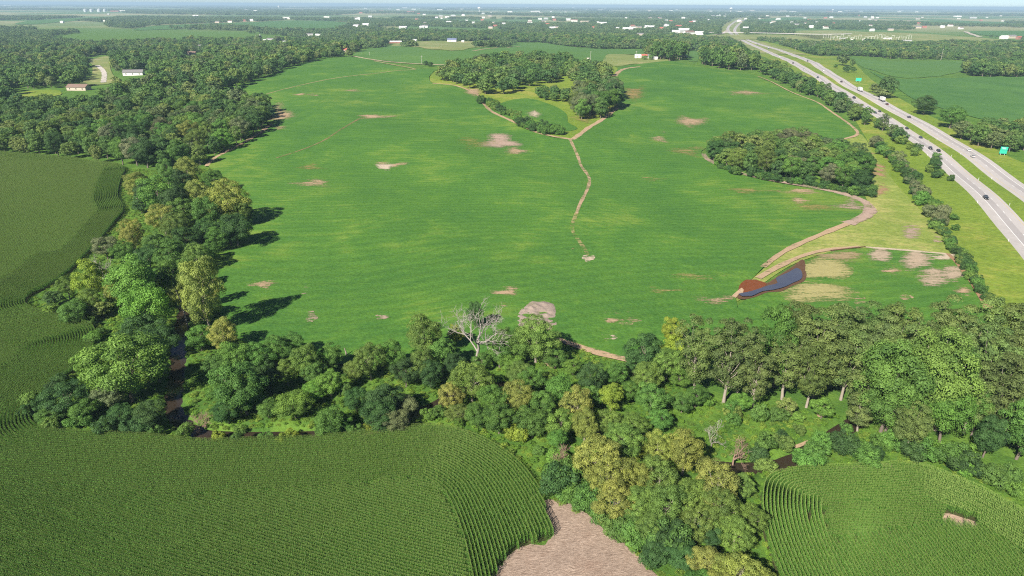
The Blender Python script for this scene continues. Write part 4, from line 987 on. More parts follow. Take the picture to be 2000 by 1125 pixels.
# ------------------------------------------------------------------ where the trees stand
TREES = []    # x, y, width, height, kind, colour, area
COLS = {'cw': (0.102, 0.150, 0.050), 'ol': (0.185, 0.225, 0.060), 'gr': (0.080, 0.165, 0.040), 'dk': (0.046, 0.100, 0.034), 'yl': (0.175, 0.245, 0.038), 'gy': (0.120, 0.150, 0.082), 'lg': (0.105, 0.205, 0.042), 'og': (0.112, 0.180, 0.046)}
KIND = {'cw': 'tall', 'ol': 'olive', 'gr': 'round', 'dk': 'round', 'yl': 'round', 'gy': 'round', 'lg': 'round', 'og': 'olive'}
def jit(c, a=0.14):
    k = 1 + rng.uniform(-a, a); return tuple(max(0.01, v * k * (1 + rng.uniform(-0.07, 0.07))) for v in c)
def top_place(px, py, h):
    """foot of a tree of height h whose top is seen at px, py"""
    return hit(px, py, h)
def put(px, py, wpx, col, area, ratio=1.25, kind=None):
    h = 13.0
    for _ in range(5):
        p = top_place(px, py, h); dep = Vector((p[0], p[1], h - CAM_Z)).dot(fwd); w = wpx * dep / 1333; h = min(27, max(4, w * ratio))
    TREES.append((p[0], p[1], w, h, kind or KIND[col], jit(COLS[col]), area, col))
A1 = 'along the creek bend beside the left corn'
for px, py, w, c, r in [(384, 497, 88, 'ol', 2.1), (165, 505, 62, 'yl', 1.6), (227, 533, 58, 'ol', 1.3), (247, 500, 95, 'lg', 1.3), (275, 552, 100, 'lg', 1.25), (228, 655, 150, 'lg', 1.0), (384, 633, 58, 'gr', 1.0), (430, 622, 62, 'ol', 1.2), (300, 690, 60, 'gr', 1.1),
                        (455, 665, 70, 'gr', 1.1), (455, 708, 98, 'gr', 1.15), (122, 748, 90, 'dk', 0.8), (208, 748, 60, 'gy', 1.0), (160, 780, 60, 'gr', 0.8), (285, 785, 70, 'dk', 0.8), (230, 790, 60, 'dk', 0.8), (270, 610, 80, 'dk', 1.0), (330, 500, 60, 'gr', 1.4), (340, 545, 44, 'ol', 1.3), (310, 520, 50, 'gr', 1.2), (405, 580, 44, 'gr', 1.0), (405, 540, 40, 'ol', 1.6),
                        (125, 540, 40, 'og', 1.2), (100, 566, 34, 'dk', 1.0), (138, 585, 60, 'gr', 0.9), (195, 590, 34, 'yl', 1.0), (170, 560, 50, 'og', 1.2), (300, 640, 80, 'dk', 0.8), (420, 690, 55, 'gr', 1.0), (95, 790, 55, 'gr', 0.8)]:
    put(px, py, w, c, A1, r)
for px, py, w, c, r in [(256, 334, 48, 'ol', 1.3), (301, 340, 72, 'gr', 1.2), (320, 308, 36, 'gr', 1.5), (358, 305, 50, 'ol', 1.3), (378, 350, 56, 'ol', 1.3), (427, 352, 86, 'ol', 1.1), (398, 380, 66, 'gr', 1.1), (466, 386, 46, 'og', 1.3), (455, 415, 70, 'dk', 1.0), (313, 396, 56, 'ol', 1.2), (338, 413, 62, 'og', 1.2),
                        (270, 382, 36, 'gr', 1.0), (250, 427, 44, 'ol', 1.7), (199, 458, 46, 'gy', 1.1), (299, 452, 46, 'gr', 1.2), (327, 466, 60, 'gr', 1.2), (373, 466, 56, 'og', 1.3), (444, 428, 50, 'gr', 1.1), (280, 350, 50, 'dk', 1.2), (335, 360, 60, 'dk', 1.2), (345, 330, 46, 'dk', 1.2), (415, 330, 40, 'gr', 1.2), (420, 440, 54, 'gr', 1.0), (355, 440, 56, 'dk', 1.1), (395, 420, 56, 'dk', 1.1), (285, 478, 50, 'dk', 1.1), (235, 470, 44, 'gr', 1.1), (405, 470, 40, 'gr', 1.1), (480, 405, 34, 'dk', 1.1), (350, 385, 50, 'gr', 1.2)]:
    put(px, py, w, c, A1, r)
A2 = 'in the creek wood below the soybeans'
for px, py, w, c, r in [(531, 656, 54, 'gr', 1.3), (571, 648, 46, 'gr', 1.2), (588, 672, 64, 'og', 1.3), (645, 668, 50, 'gr', 1.3), (719, 670, 64, 'og', 1.3), (767, 663, 50, 'gr', 1.4), (827, 616, 76, 'og', 1.4), (821, 680, 58, 'og', 1.3), (861, 660, 58, 'gr', 1.3), (885, 632, 34, 'yl', 1.5), (983, 638, 40, 'og', 1.3),
                        (500, 668, 56, 'gr', 1.2), (470, 735, 80, 'gr', 1.1), (642, 722, 50, 'lg', 1.3), (571, 765, 74, 'lg', 0.8), (610, 745, 50, 'lg', 0.9), (676, 748, 22, 'yl', 1.6), (693, 755, 50, 'dk', 1.2), (747, 738, 76, 'dk', 1.2), (788, 762, 56, 'gy', 1.0), (640, 785, 70, 'gr', 1.0), (790, 700, 50, 'dk', 1.3), (690, 700, 46, 'og', 1.2), (735, 780, 70, 'dk', 1.0), (555, 700, 50, 'og', 1.2), (520, 720, 50, 'dk', 1.2), (605, 700, 50, 'gr', 1.2),
                        (770, 800, 60, 'gy', 0.9), (840, 700, 54, 'dk', 1.2), (440, 780, 60, 'dk', 0.9), (520, 780, 46, 'gr', 0.9), (665, 800, 46, 'gr', 1.0), (430, 745, 54, 'gr', 1.0), (885, 690, 50, 'dk', 1.1), (505, 690, 44, 'dk', 1.2)]:
    put(px, py, w, c, A2, r)
A3 = 'in the creek thicket between both cornfields'
for px, py, w, c, r in [(878, 745, 54, 'ol', 1.2), (921, 708, 82, 'og', 1.1), (1048, 618, 92, 'og', 1.1), (1010, 645, 60, 'gr', 1.2), (975, 660, 60, 'gr', 1.1), (1085, 680, 50, 'gr', 0.9), (1017, 708, 56, 'og', 1.1), (1037, 716, 56, 'gr', 1.1), (1094, 730, 66, 'gr', 1.1), (1154, 708, 58, 'dk', 1.2), (1210, 708, 48, 'gr', 1.1), (1270, 705, 68, 'og', 1.1),
                        (1313, 618, 46, 'yl', 1.4), (1265, 652, 74, 'dk', 1.2), (1318, 655, 54, 'yl', 1.4), (1307, 680, 64, 'og', 1.1), (1196, 750, 54, 'yl', 1.2), (1275, 750, 66, 'gr', 1.1), (1335, 768, 50, 'gr', 0.9), (1128, 756, 70, 'ol', 1.3), (1014, 745, 62, 'ol', 1.2), (960, 750, 60, 'gr', 1.1), (1060, 760, 60, 'gr', 1.1), (975, 790, 66, 'gr', 1.0), (1040, 795, 70, 'gr', 1.0), (1095, 800, 64, 'lg', 1.0), (1145, 800, 60, 'ol', 1.2),
                        (1190, 790, 56, 'og', 1.1), (1240, 800, 56, 'og', 1.1), (1290, 800, 54, 'gr', 0.9), (930, 790, 60, 'gr', 0.9), (1070, 715, 46, 'lg', 1.1), (1120, 700, 40, 'lg', 0.9), (895, 790, 50, 'og', 0.9), (1000, 690, 50, 'lg', 1.0), (940, 690, 40, 'gr', 1.0), (1240, 690, 46, 'dk', 1.1), (1230, 745, 46, 'gr', 1.1), (1330, 720, 50, 'lg', 0.8), (1160, 750, 50, 'gr', 1.2), (1090, 840, 46, 'gr', 1.0)]:
    put(px, py, w, c, A3, r)
A4 = 'in the olive grove beside the straw'
for px, py, w, c, r in [(1172, 853, 96, 'ol', 1.2), (1215, 826, 76, 'og', 1.3), (1190, 895, 92, 'ol', 1.2), (1236, 900, 80, 'ol', 1.2), (1200, 942, 86, 'ol', 1.2), (1343, 843, 86, 'ol', 1.2), (1291, 845, 66, 'ol', 1.2), (1294, 897, 86, 'og', 1.2), (1408, 903, 104, 'ol', 1.15), (1307, 952, 90, 'og', 1.2), (1352, 938, 80, 'og', 1.2), (1414, 955, 92, 'og', 1.15),
                        (1270, 1005, 72, 'og', 1.1), (1317, 1020, 76, 'dk', 1.0), (1442, 1015, 80, 'og', 1.1), (1383, 1072, 70, 'ol', 1.1), (1445, 1088, 100, 'ol', 1.0), (1470, 985, 66, 'og', 1.1), (1250, 950, 76, 'og', 1.2), (1360, 990, 76, 'og', 1.1), (1390, 1015, 60, 'dk', 1.0), (1225, 990, 60, 'gr', 0.9), (1330, 1060, 76, 'dk', 0.8), (1280, 1060, 64, 'dk', 0.8), (1420, 1120, 80, 'ol', 1.0), (1490, 1110, 70, 'ol', 1.0), (1370, 1120, 70, 'gr', 0.9), (1245, 855, 50, 'yl', 1.1), (1455, 930, 50, 'og', 1.2)]:
    put(px, py, w, c, A4, r)
put(927, 585, 30, 'dk', A2, 2.2, 'round')

def scatter(poly, sp, n_try=40000):
    """blue-noise points in a polygon"""
    x0, y0 = poly.min(0); x1, y1 = poly.max(0); cell = {}; out = []
    n = int(min(n_try, 6 * (x1 - x0) * (y1 - y0) / sp ** 2 + 50))
    Q = rng.uniform((x0, y0), (x1, y1), (n, 2)); Q = Q[inside(Q, poly)]
    for q in Q:
        k = (int(q[0] // sp), int(q[1] // sp)); ok = True
        for i in (-1, 0, 1):
            for j in (-1, 0, 1):
                for r_ in cell.get((k[0] + i, k[1] + j), ()):
                    if (r_[0] - q[0]) ** 2 + (r_[1] - q[1]) ** 2 < sp * sp: ok = False
        if ok: cell.setdefault(k, []).append(q); out.append(q)
    return np.array(out) if out else np.zeros((0, 2))
def wood(px, sp, h0, h1, mix, area, wr=(0.6, 0.85), kind=None):
    poly = W(px); names = list(mix); pr = np.array([mix[n] for n in names], float); pr /= pr.sum()
    for q in scatter(poly, sp):
        h = rng.uniform(h0, h1); c = names[rng.choice(len(names), p=pr)]
        TREES.append((q[0], q[1], h * rng.uniform(*wr), h, kind or KIND[c], jit(COLS[c], 0.2), area, c))
A5 = 'in the cottonwood grove behind the right corn'
wood([(1335, 778), (1415, 752), (1600, 744), (1800, 742), (2080, 745), (2080, 830), (1900, 850), (1700, 845), (1640, 812), (1560, 802), (1480, 802), (1400, 798)], 6.0, 19, 29, {'cw': 8, 'gr': 0.8, 'lg': 0.8, 'og': 0.8}, A5, (0.48, 0.64))
wood([(1340, 786), (1480, 800), (1640, 808), (1640, 824), (1480, 816), (1340, 806)], 8.5, 5, 8, {'gr': 2, 'lg': 2, 'og': 1}, A5, (0.8, 1.0))
wood([(1660, 832), (1700, 845), (1900, 850), (2080, 835), (2080, 960), (1985, 930), (1930, 905), (1850, 885), (1760, 885), (1700, 862)], 5.8, 11, 19, {'cw': 4, 'gr': 4, 'lg': 2, 'dk': 1}, A5, (0.55, 0.75))
A6 = 'in the oval wood beside the highway meadow'
wood([(1384, 318), (1440, 338), (1500, 350), (1560, 356), (1620, 366), (1684, 376), (1688, 345), (1672, 318), (1640, 298), (1560, 284), (1480, 281), (1410, 288), (1382, 304)], 7.6, 10, 15, {'og': 2.2, 'gr': 3, 'dk': 2.5, 'gy': 1.2, 'ol': 0.6}, A6, (0.72, 1.0))
A7 = 'on the wooded rise with the silo'
wood([(858, 156), (900, 168), (950, 186), (1000, 184), (1010, 172), (1060, 165), (1110, 160), (1130, 170), (1190, 168), (1192, 152), (1160, 142), (1110, 128), (1090, 122), (1040, 118), (960, 124), (900, 136), (868, 146)], 12, 11, 17, {'og': 2, 'gr': 3, 'dk': 3, 'gy': 2.2, 'ol': 0.7}, A7, (0.8, 1.1))
wood([(1120, 232), (1160, 240), (1190, 224), (1206, 208), (1200, 186), (1150, 180), (1128, 200)], 10, 15, 20, {'cw': 2, 'gr': 2, 'gy': 1.5, 'dk': 1}, A7, (0.7, 0.9), 'round')
wood([(1045, 188), (1060, 196), (1100, 202), (1115, 195), (1090, 182)], 8, 7, 11, {'gr': 1, 'dk': 1}, A7, (0.9, 1.1))
A8 = 'in the tree line beside the highway'
wood([(1478, 138), (1500, 150), (1545, 176), (1600, 196), (1640, 222), (1680, 244), (1700, 250), (1730, 262), (1755, 280), (1760, 272), (1735, 262), (1700, 242), (1655, 212), (1615, 190), (1580, 170), (1540, 148), (1498, 132)], 8.2, 8, 14.5, {'gr': 3, 'dk': 2, 'cw': 2.5, 'gy': 0.6, 'og': 1}, A8, (0.65, 0.9))
A9 = 'in the grove at the far end of the soybeans'
wood([(1360, 121), (1380, 131), (1420, 137), (1465, 141), (1472, 132), (1440, 122), (1390, 115)], 12, 20, 26, {'cw': 2, 'dk': 3, 'gr': 1}, A9, (0.6, 0.75))
wood([(1258, 112), (1275, 117), (1310, 120), (1338, 118), (1336, 110), (1300, 105), (1262, 104)], 12, 21, 27, {'cw': 2, 'dk': 3, 'gr': 1}, A9, (0.55, 0.7))
A10 = 'across the highway'
for px, py, w, c, r in [(1740, 148, 30, 'dk', 1.4), (1714, 163, 24, 'dk', 0.75), (1726, 173, 34, 'dk', 0.5), (1812, 184, 44, 'dk', 0.9), (1866, 206, 52, 'gr', 0.85), (1885, 236, 40, 'gy', 0.9), (1667, 114, 11, 'dk', 1.5), (1655, 128, 16, 'dk', 0.8), (1668, 130, 12, 'gr', 0.9), (1633, 125, 9, 'dk', 0.9), (1650, 104, 26, 'dk', 0.9)]:
    put(px, py, w, c, A10, r)
wood([(1880, 275), (1920, 290), (1960, 296), (2080, 305), (2080, 262), (1990, 258), (1930, 258)], 9, 10, 16, {'dk': 2, 'gr': 2, 'gy': 0.5}, A10, (0.8, 1.0))
wood([(1880, 141), (1900, 149), (2000, 151), (2080, 151), (2080, 132), (1940, 130), (1895, 133)], 11, 14, 19, {'dk': 3, 'gr': 1}, A10, (0.75, 0.9))
A11 = 'in the forest left of the soybeans'
LF = {'gr': 3, 'dk': 2.6, 'og': 2, 'ol': 0.9, 'gy': 0.9, 'lg': 0.7, 'yl': 0.15}
wood([(-160, 297), (0, 300), (120, 310), (240, 326), (330, 330), (404, 322), (415, 308), (450, 290), (500, 262), (526, 245), (520, 215), (505, 206), (420, 200), (330, 205), (200, 214), (100, 216), (-160, 220)], 9.0, 11, 18, LF, A11, (0.7, 0.95))
n_near = len(TREES)
# the wider woods; trees far off are bigger blobs of the same canopy
far_wild = []      # x, y, size
keep_off = open_polys + [W([(165, 112), (218, 106), (228, 150), (232, 188), (185, 193), (150, 184), (172, 150)]), W([(20, 178), (120, 172), (128, 208), (20, 212)]), W([(1405, 58), (1480, 58), (1490, 72), (1625, 130), (1640, 150), (1600, 166), (1500, 120), (1440, 100), (1400, 76)]), W([(225, 142), (300, 138), (300, 172), (225, 176)]), W([(360, 100), (400, 98), (402, 122), (360, 124)])]
def wild(px, sp, h0, h1):
    poly = W(px)
    Q = scatter(poly, sp, 400000); Q = Q[clear_of_buildings(Q, 14.0)]
    for op in keep_off: Q = Q[~inside(Q, op)]
    for q in Q:
        k = 1 + 0.22 * math.sin(q[0] / 37 + 1.1 * math.sin(q[1] / 51)) * math.sin(q[1] / 43)
        if rng.uniform() < 0.93: far_wild.append((q[0], q[1], rng.uniform(h0 * 0.75, h1 * 1.05) * k))
wild([(-160, 220), (0, 216), (25, 196), (70, 194), (120, 187), (150, 190), (300, 204), (420, 190), (480, 163), (540, 143), (600, 122), (640, 114), (690, 111), (698, 104), (690, 96), (640, 92), (600, 84), (480, 82), (380, 84), (300, 88), (200, 92), (100, 95), (-160, 95)], 10.0, 11, 18)
wild([(690, 100), (705, 95), (760, 88), (790, 80), (845, 79), (900, 79), (1010, 82), (1100, 90), (1180, 95), (1260, 95), (1265, 104), (1340, 106), (1360, 101), (1440, 103), (1490, 112), (1475, 100), (1455, 90), (1380, 82), (1330, 78), (1200, 76), (1000, 72), (800, 66), (690, 74)], 11, 13, 19)
wild([(1470, 98), (1540, 105), (1590, 112), (1650, 112), (1668, 109), (1740, 115), (1880, 119), (2080, 124), (2080, 92), (1900, 90), (1800, 90), (1700, 88), (1600, 87), (1540, 90), (1500, 88)], 11, 11, 17)

# ------------------------------------------------------------------ labels
CNAME = {'cw': 'grey green cottonwood', 'ol': 'pale olive broad tree', 'gr': 'mid green leafy tree', 'dk': 'dark green dense tree', 'yl': 'yellow green tree', 'gy': 'greyish green tree', 'lg': 'fresh light green tree', 'og': 'olive green tree'}
def vis(tr):
    x, y, w, h = tr[:4]; px, py = pix(x, y, float(H0(x, y)) + h * 0.6)
    if px < -60 or px > 2060 or py > 1190 or py < 0: return -1
    return (w * h) ** 0.5 / math.hypot(x, y, CAM_Z) 
order = sorted(range(len(TREES)), key=lambda i: -vis(TREES[i]))
chosen = [i for i in order[:295] if vis(TREES[i]) > 0]
rest = [i for i in range(len(TREES)) if i not in set(chosen)]
cnt = {}
for i in sorted(chosen, key=lambda i: pix(TREES[i][0], TREES[i][1], 0)[0]):
    x, y, w, h, kd, c, area, ck = TREES[i]
    key = (area, ck); cnt[key] = cnt.get(key, 0) + 1
    lab = '%s %s, %s such from left' % (CNAME[ck], area, nth(cnt[key]))
    z = float(ground_z(np.array([x]), np.array([y]))[0]) if y < 330 else float(H0(x, y))
    _, Wd, Hh = SPEC[kd][:3]
    root = empty('leafy_tree' if ck != 'cw' else 'cottonwood_tree', (x, y, z - 0.1), rng.uniform(0, 6.28), label=lab, category='tree', group='trees ' + area)
    root.scale = (w / Wd, w / Wd * rng.uniform(0.9, 1.1), h / Hh)
    root.rotation_euler = (rng.normal() * 0.04, rng.normal() * 0.04, root.rotation_euler[2])
    cm, tm = PROTO[kd][int(rng.integers(0, NV[kd]))]
    co = link('crown', cm, root); co.color = (*c, 1); link('trunk', tm, root)

# the trees too small to single out, and the wooded distance
lod_me = [build_proto('round', 300 + s, 1300, 1.25, 34, True) for s in range(4)] + [build_proto('olive', 320 + s, 1500, 1.25, 40, True) for s in range(2)] + [build_proto('tall', 340, 1300, 1.2, 36, True)]
full_me = [build_proto('round', 360 + s, 5200, 0.62, None, True) for s in range(3)] + [build_proto('olive', 380, 6000, 0.6, None, True), build_proto('tall', 384, 5200, 0.62, None, True)]
P, S_, I_ = [], [], []
fk = {'round': (0, 1, 2), 'olive': (3,), 'tall': (4,), 'bush': (0,)}; lk = {'round': (5, 6, 7, 8), 'olive': (9, 10), 'tall': (11,), 'bush': (5,)}
for i in rest:
    x, y, w, h, kd, c, area, ck = TREES[i]; _, Wd, Hh = SPEC[kd][:3]
    P.append((x, y, float(H0(x, y)) - 0.1)); S_.append((w / Wd, w / Wd, h / Hh)); s = fk if y < 620 else lk
    I_.append(int(rng.choice(s[kd])))
for x, y, h in far_wild:
    kd = 'round' if rng.uniform() < 0.75 else 'olive'; _, Wd, Hh = SPEC[kd][:3]; w = h * rng.uniform(0.75, 1.0)
    P.append((x, y, float(H0(x, y)) - 0.1)); S_.append((w / Wd, w / Wd, h / Hh)); I_.append(int(rng.choice(lk[kd])))
instancer('woods', P, rng.uniform(0, 6.28, len(P)), S_, I_, [proto(me, [MAT['leaf_wild'], MAT['bark']]) for me in full_me + lod_me], label='wide woods of mixed green trees behind the fields', category='woods')

# far canopy: clusters of several crowns, out to the horizon
def cluster(seed, ncr, Wd, leaves, size):
    g = np.random.default_rng(seed); C, rc = [], []
    for k in range(ncr):
        a = g.uniform(0, 6.28); r_ = Wd * 0.42 * g.uniform(0.1, 1) ** 0.5; cw_ = g.uniform(3.5, 6.5)
        for j in range(5): C.append((r_ * math.cos(a) + g.normal() * cw_ * 0.35, r_ * math.sin(a) + g.normal() * cw_ * 0.35, g.uniform(4, 12.5))); rc.append(cw_ * g.uniform(0.5, 0.8))
    V, Q, tone = crown_leaves(np.array(C), np.array(rc), leaves, size, np.array((0, 0, 0.0)), g, 0.5)
    me = mesh_np('far_cluster', V, Q, MAT['leaf_far'], {'tone': tone}); return proto(me, [MAT['leaf_far']])
near_polys = [soyW, soy2, soy3, hillgrass, mead, verge, smooth(W(left_poly), 8), smooth(W(right_poly), 8)] + open_polys
hwy_line = np.concatenate([LW[LW[:, 1] > 1200], RW[RW[:, 1] > 1200][::-1]])
clear_px = []     # filled by the buildings below: keep trees off them

# ------------------------------------------------------------------ vehicles
MAT['car_k'] = simple('black_car_paint', (0.018, 0.02, 0.024), 0.25, 0.5, var=0.05); MAT['car_s'] = simple('silver_car_paint', (0.5, 0.5, 0.5), 0.3, 0.5, var=0.05); MAT['car_w'] = simple('white_car_paint', (0.78, 0.78, 0.78), 0.3, 0.5, var=0.05)
MAT['car_b'] = simple('dark_blue_car_paint', (0.03, 0.04, 0.07), 0.25, 0.5, var=0.05); MAT['car_r'] = simple('dark_red_car_paint', (0.10, 0.035, 0.035), 0.25, 0.5, var=0.05); MAT['tyre'] = simple('tyre_rubber', (0.02, 0.02, 0.02), 0.9); MAT['lamp'] = simple('lamp_glass', (0.7, 0.7, 0.65), 0.2, 0.5); MAT['lamp_r'] = simple('tail_lamp', (0.4, 0.02, 0.02), 0.2, 0.5)
def loft(sections):
    """closed body through cross sections (x, half width, z0, z1)"""
    V, Q = [], []
    for x, hw_, z0, z1 in sections: V += [(x, -hw_, z0), (x, -hw_, z1 - .08), (x, -hw_ + .1, z1), (x, hw_ - .1, z1), (x, hw_, z1 - .08), (x, hw_, z0)]
    n = len(sections)
    for i in range(n - 1):
        for k in range(6): Q.append((i * 6 + k, i * 6 + (k + 1) % 6, (i + 1) * 6 + (k + 1) % 6, (i + 1) * 6 + k))
    Q += [(0, 5, 4, 1), (1, 4, 3, 2), ((n - 1) * 6, (n - 1) * 6 + 1, (n - 1) * 6 + 4, (n - 1) * 6 + 5), ((n - 1) * 6 + 1, (n - 1) * 6 + 2, (n - 1) * 6 + 3, (n - 1) * 6 + 4)]
    return np.array(V), np.array(Q)
car_body = loft([(-2.3, .78, .45, .85), (-2.2, .88, .3, .98), (-1.2, .92, .28, 1.0), (.9, .92, .28, 1.0), (1.0, .9, .28, .98), (2.1, .86, .3, .82), (2.3, .72, .4, .7)])
cabin = loft([(-1.95, .70, .95, 1.0), (-1.3, .76, .95, 1.46), (.1, .76, .95, 1.5), (.95, .72, .95, 1.0)])
roofp = loft([(-1.35, .70, 1.42, 1.50), (-.5, .74, 1.44, 1.56), (.15, .70, 1.42, 1.52)])
wv, wf = tube([(0, -.11, 0), (0, -.1, 0), (0, .1, 0), (0, .11, 0)], [.05, .33, .33, .05], 12)
glass_me = mesh_np('glass', *cabin, MAT['glass']); wheel_me = mesh_np('wheel', wv, wf, MAT['tyre'])
BODY = {k: (mesh_np('body', *car_body, MAT[k]), mesh_np('roof', *roofp, MAT[k])) for k in ('car_k', 'car_s', 'car_w', 'car_b', 'car_r')}
lamp_me = mesh_np('headlight', *box(-.05, .06, -.16, .16, -.08, .08), MAT['lamp']); tail_me = mesh_np('tail_light', *box(-.06, .05, -.16, .16, -.08, .08), MAT['lamp_r'])
def road_dir(p, L):
    k = int(np.argmin(((L - p) ** 2).sum(1))); a = L[min(k + 1, len(L) - 1)] - L[max(k - 1, 0)]
    return a / np.hypot(*a)
def on_road(px, py, L):
    p = hit(px, py, ZR); d = road_dir(p, L); return p, d
def car(px, py, L, toward, col, lab, s=1.0):
    p, d = on_road(px, py, L); a = math.atan2(d[1], d[0]) + (0 if toward else math.pi)
    b = empty('car', (*p, float(H0(*p)) + ZR + 0.01), a, label=lab, category='car', group='vehicles on the highway'); b.scale = (s, s, s)
    link('body', BODY[col][0], b); link('roof', BODY[col][1], b); link('glass', glass_me, b)
    for x in (-1.4, 1.42):
        for y in (-.82, .82):
            w = link('wheel', wheel_me, b); w.location = (x, y, .33)
    for y in (-.6, .6):
        q = link('headlight', lamp_me, b); q.location = (2.24, y, .62); q = link('tail_light', tail_me, b); q.location = (-2.3, y, .78)
for px, py, c, lab, s in [(1925, 388, 'car_k', 'black car nearest on the left carriageway', 1.1), (1833, 296, 'car_k', 'black car beside the median, second nearest on the left carriageway', 1.05), (1817, 291, 'car_k', 'black car on the outer lane next to another black car', 1.1), (1798, 270, 'car_b', 'dark car just ahead of the paired black cars', 1.0),
                          (1771, 252, 'car_k', 'dark car half behind the tall roadside tree', 1.0), (1729, 231, 'car_r', 'dark red car between two roadside trees', 1.05), (1718, 219, 'car_k', 'black car side by side with another by the median', 1.0), (1709, 221, 'car_b', 'dark blue car side by side on the outer lane', 1.0), (1668, 192, 'car_k', 'black van behind the highway tree line', 1.25), (1570, 136.5, 'car_s', 'silver car on the far left carriageway', 1.1), (1597, 152, 'car_b', 'dark blue car just before the highway tree line', 1.1), (1523, 111, 'car_w', 'white car near the highway bend on the left carriageway', 1.2), (1549, 124, 'car_r', 'dark red car behind the white car near the bend', 1.2), (1620, 165, 'car_s', 'silver car half hidden by the highway tree line', 1.1), (1695, 211, 'car_w', 'white car in the gap of the highway tree line', 1.1)]:
    car(px, py, LW, True, c, lab, s)
for px, py, c, lab, s in [(1900, 307, 'car_s', 'silver car nearest on the right carriageway', 1.05), (1892, 294.5, 'car_w', 'white car in front of the silver one on the outer lane', 1.0), (1732, 204.5, 'car_r', 'dark red car following the near white truck', 1.05), (1643, 160.5, 'car_k', 'dark car ahead of the two white trucks', 1.1), (1577, 120, 'car_k', 'dark car far up the right carriageway', 1.2), (1530, 100.5, 'car_s', 'silver car near the highway bend on the right carriageway', 1.2), (1480, 87, 'car_b', 'dark blue car by the overpass on the right carriageway', 1.2), (1608, 138.5, 'car_w', 'white car midway up the right carriageway', 1.15), (1775, 230, 'car_b', 'dark blue car behind the near white truck and red car', 1.1)]:
    car(px, py, RW, False, c, lab, s)
trailer_me = mesh_np('trailer', *box(-7.6, 1.8, -1.27, 1.27, 1.1, 4.05), MAT['car_w']); tail_gate = mesh_np('rear_door', *box(-7.66, -7.603, -1.15, 1.15, 1.2, 3.95), MAT['wall_g'])
cab_me = mesh_np('cab', *loft([(2.2, 1.1, .8, 3.2), (2.6, 1.15, .7, 3.5), (3.9, 1.15, .7, 3.3), (4.4, 1.1, .7, 2.0), (5.4, 1.0, .7, 1.8), (5.6, .9, .7, 1.4)]), MAT['car_b'])
chas_me = mesh_np('chassis', *box(-7.4, 4.6, -.5, .5, .75, 1.09), MAT['tyre'])
for px, py, L, tw, lab in [(1721, 196.5, RW, False, 'white box truck nearest on the right carriageway'), (1678, 177.5, RW, False, 'white box truck in front of the green sign'), (1501, 95.5, LW, True, 'white truck far up the highway by the bend')]:
    p, d = on_road(px, py, L); b = empty('truck', (*p, float(H0(*p)) + ZR + .01), math.atan2(d[1], d[0]) + (0 if tw else math.pi), label=lab, category='truck', group='vehicles on the highway')
    for nm, me in (('trailer', trailer_me), ('rear_door', tail_gate), ('cab', cab_me), ('chassis', chas_me)): link(nm, me, b)
    for x in (-6.6, -5.4, 2.4, 4.6):
        for y in (-1.05, 1.05):
            w = link('wheel', wheel_me, b); w.location = (x, y, .5); w.scale = (1.5, 1.6, 1.5)
# roadside marker posts
mk_me = mesh_np('marker_post', *box(-.06, .06, -.06, .06, 0, 1.3), MAT['paint'])
k = 0
for L, off in ((LW, -7.4), (LW, 7.0), (RW, -7.0)):
    Lc, T, Nn = ribbon(L, 0); s = np.concatenate([[0], np.cumsum(np.hypot(*np.diff(L, axis=0).T))])
    sel = [i for i in range(len(L)) if 280 < L[i][1] < 520][::4]
    for i in sel:
        q = L[i] + Nn[i] * off; px_ = pix(q[0], q[1], 0)[0]
        if px_ > 2010: continue
        k += 1; o = link('marker_post', mk_me, label='thin white marker post beside the highway, %s placed' % nth(k), category='marker post', group='highway marker posts'); o.location = (*q, float(H0(*q)) + .2)

# ------------------------------------------------------------------ dead trees and snags
def dead_tree(seed, H, spread, r0, depth=4, dense=3):
    g = np.random.default_rng(seed); parts = []
    def grow(p, d, l, r, lev):
        n = 4; P_ = [p]; R_ = [r]; q = p.copy(); dd = d.copy()
        for k in range(n):
            dd = dd + g.normal(size=3) * 0.13 + np.array((0, 0, 0.05)); dd /= np.linalg.norm(dd); q = q + dd * l / n; P_.append(q.copy()); R_.append(r * (1 - 0.55 * (k + 1) / n))
        parts.append(tube(P_, R_, 6 if lev < 2 else 4))
        if lev < depth:
            for k in range(dense + (lev == 0) * 2):
                f = g.uniform(0.35, 1.0); i = min(int(f * n), n - 1); b = P_[i] + (P_[i + 1] - P_[i]) * (f * n - i); a = g.normal(size=3); a -= a.dot(dd) * dd; a /= np.linalg.norm(a)
                nd = dd * 0.72 + a * spread; nd /= np.linalg.norm(nd); grow(b, nd, l * g.uniform(0.55, 0.78), max(R_[i] * 0.6, 0.022), lev + 1)
    grow(np.array((0, 0, -.3)), np.array((0.03, 0, 1.0)), H * 0.42, r0, 0)
    v, f = join_np(parts); v *= H / v[:, 2].max(); return v, f
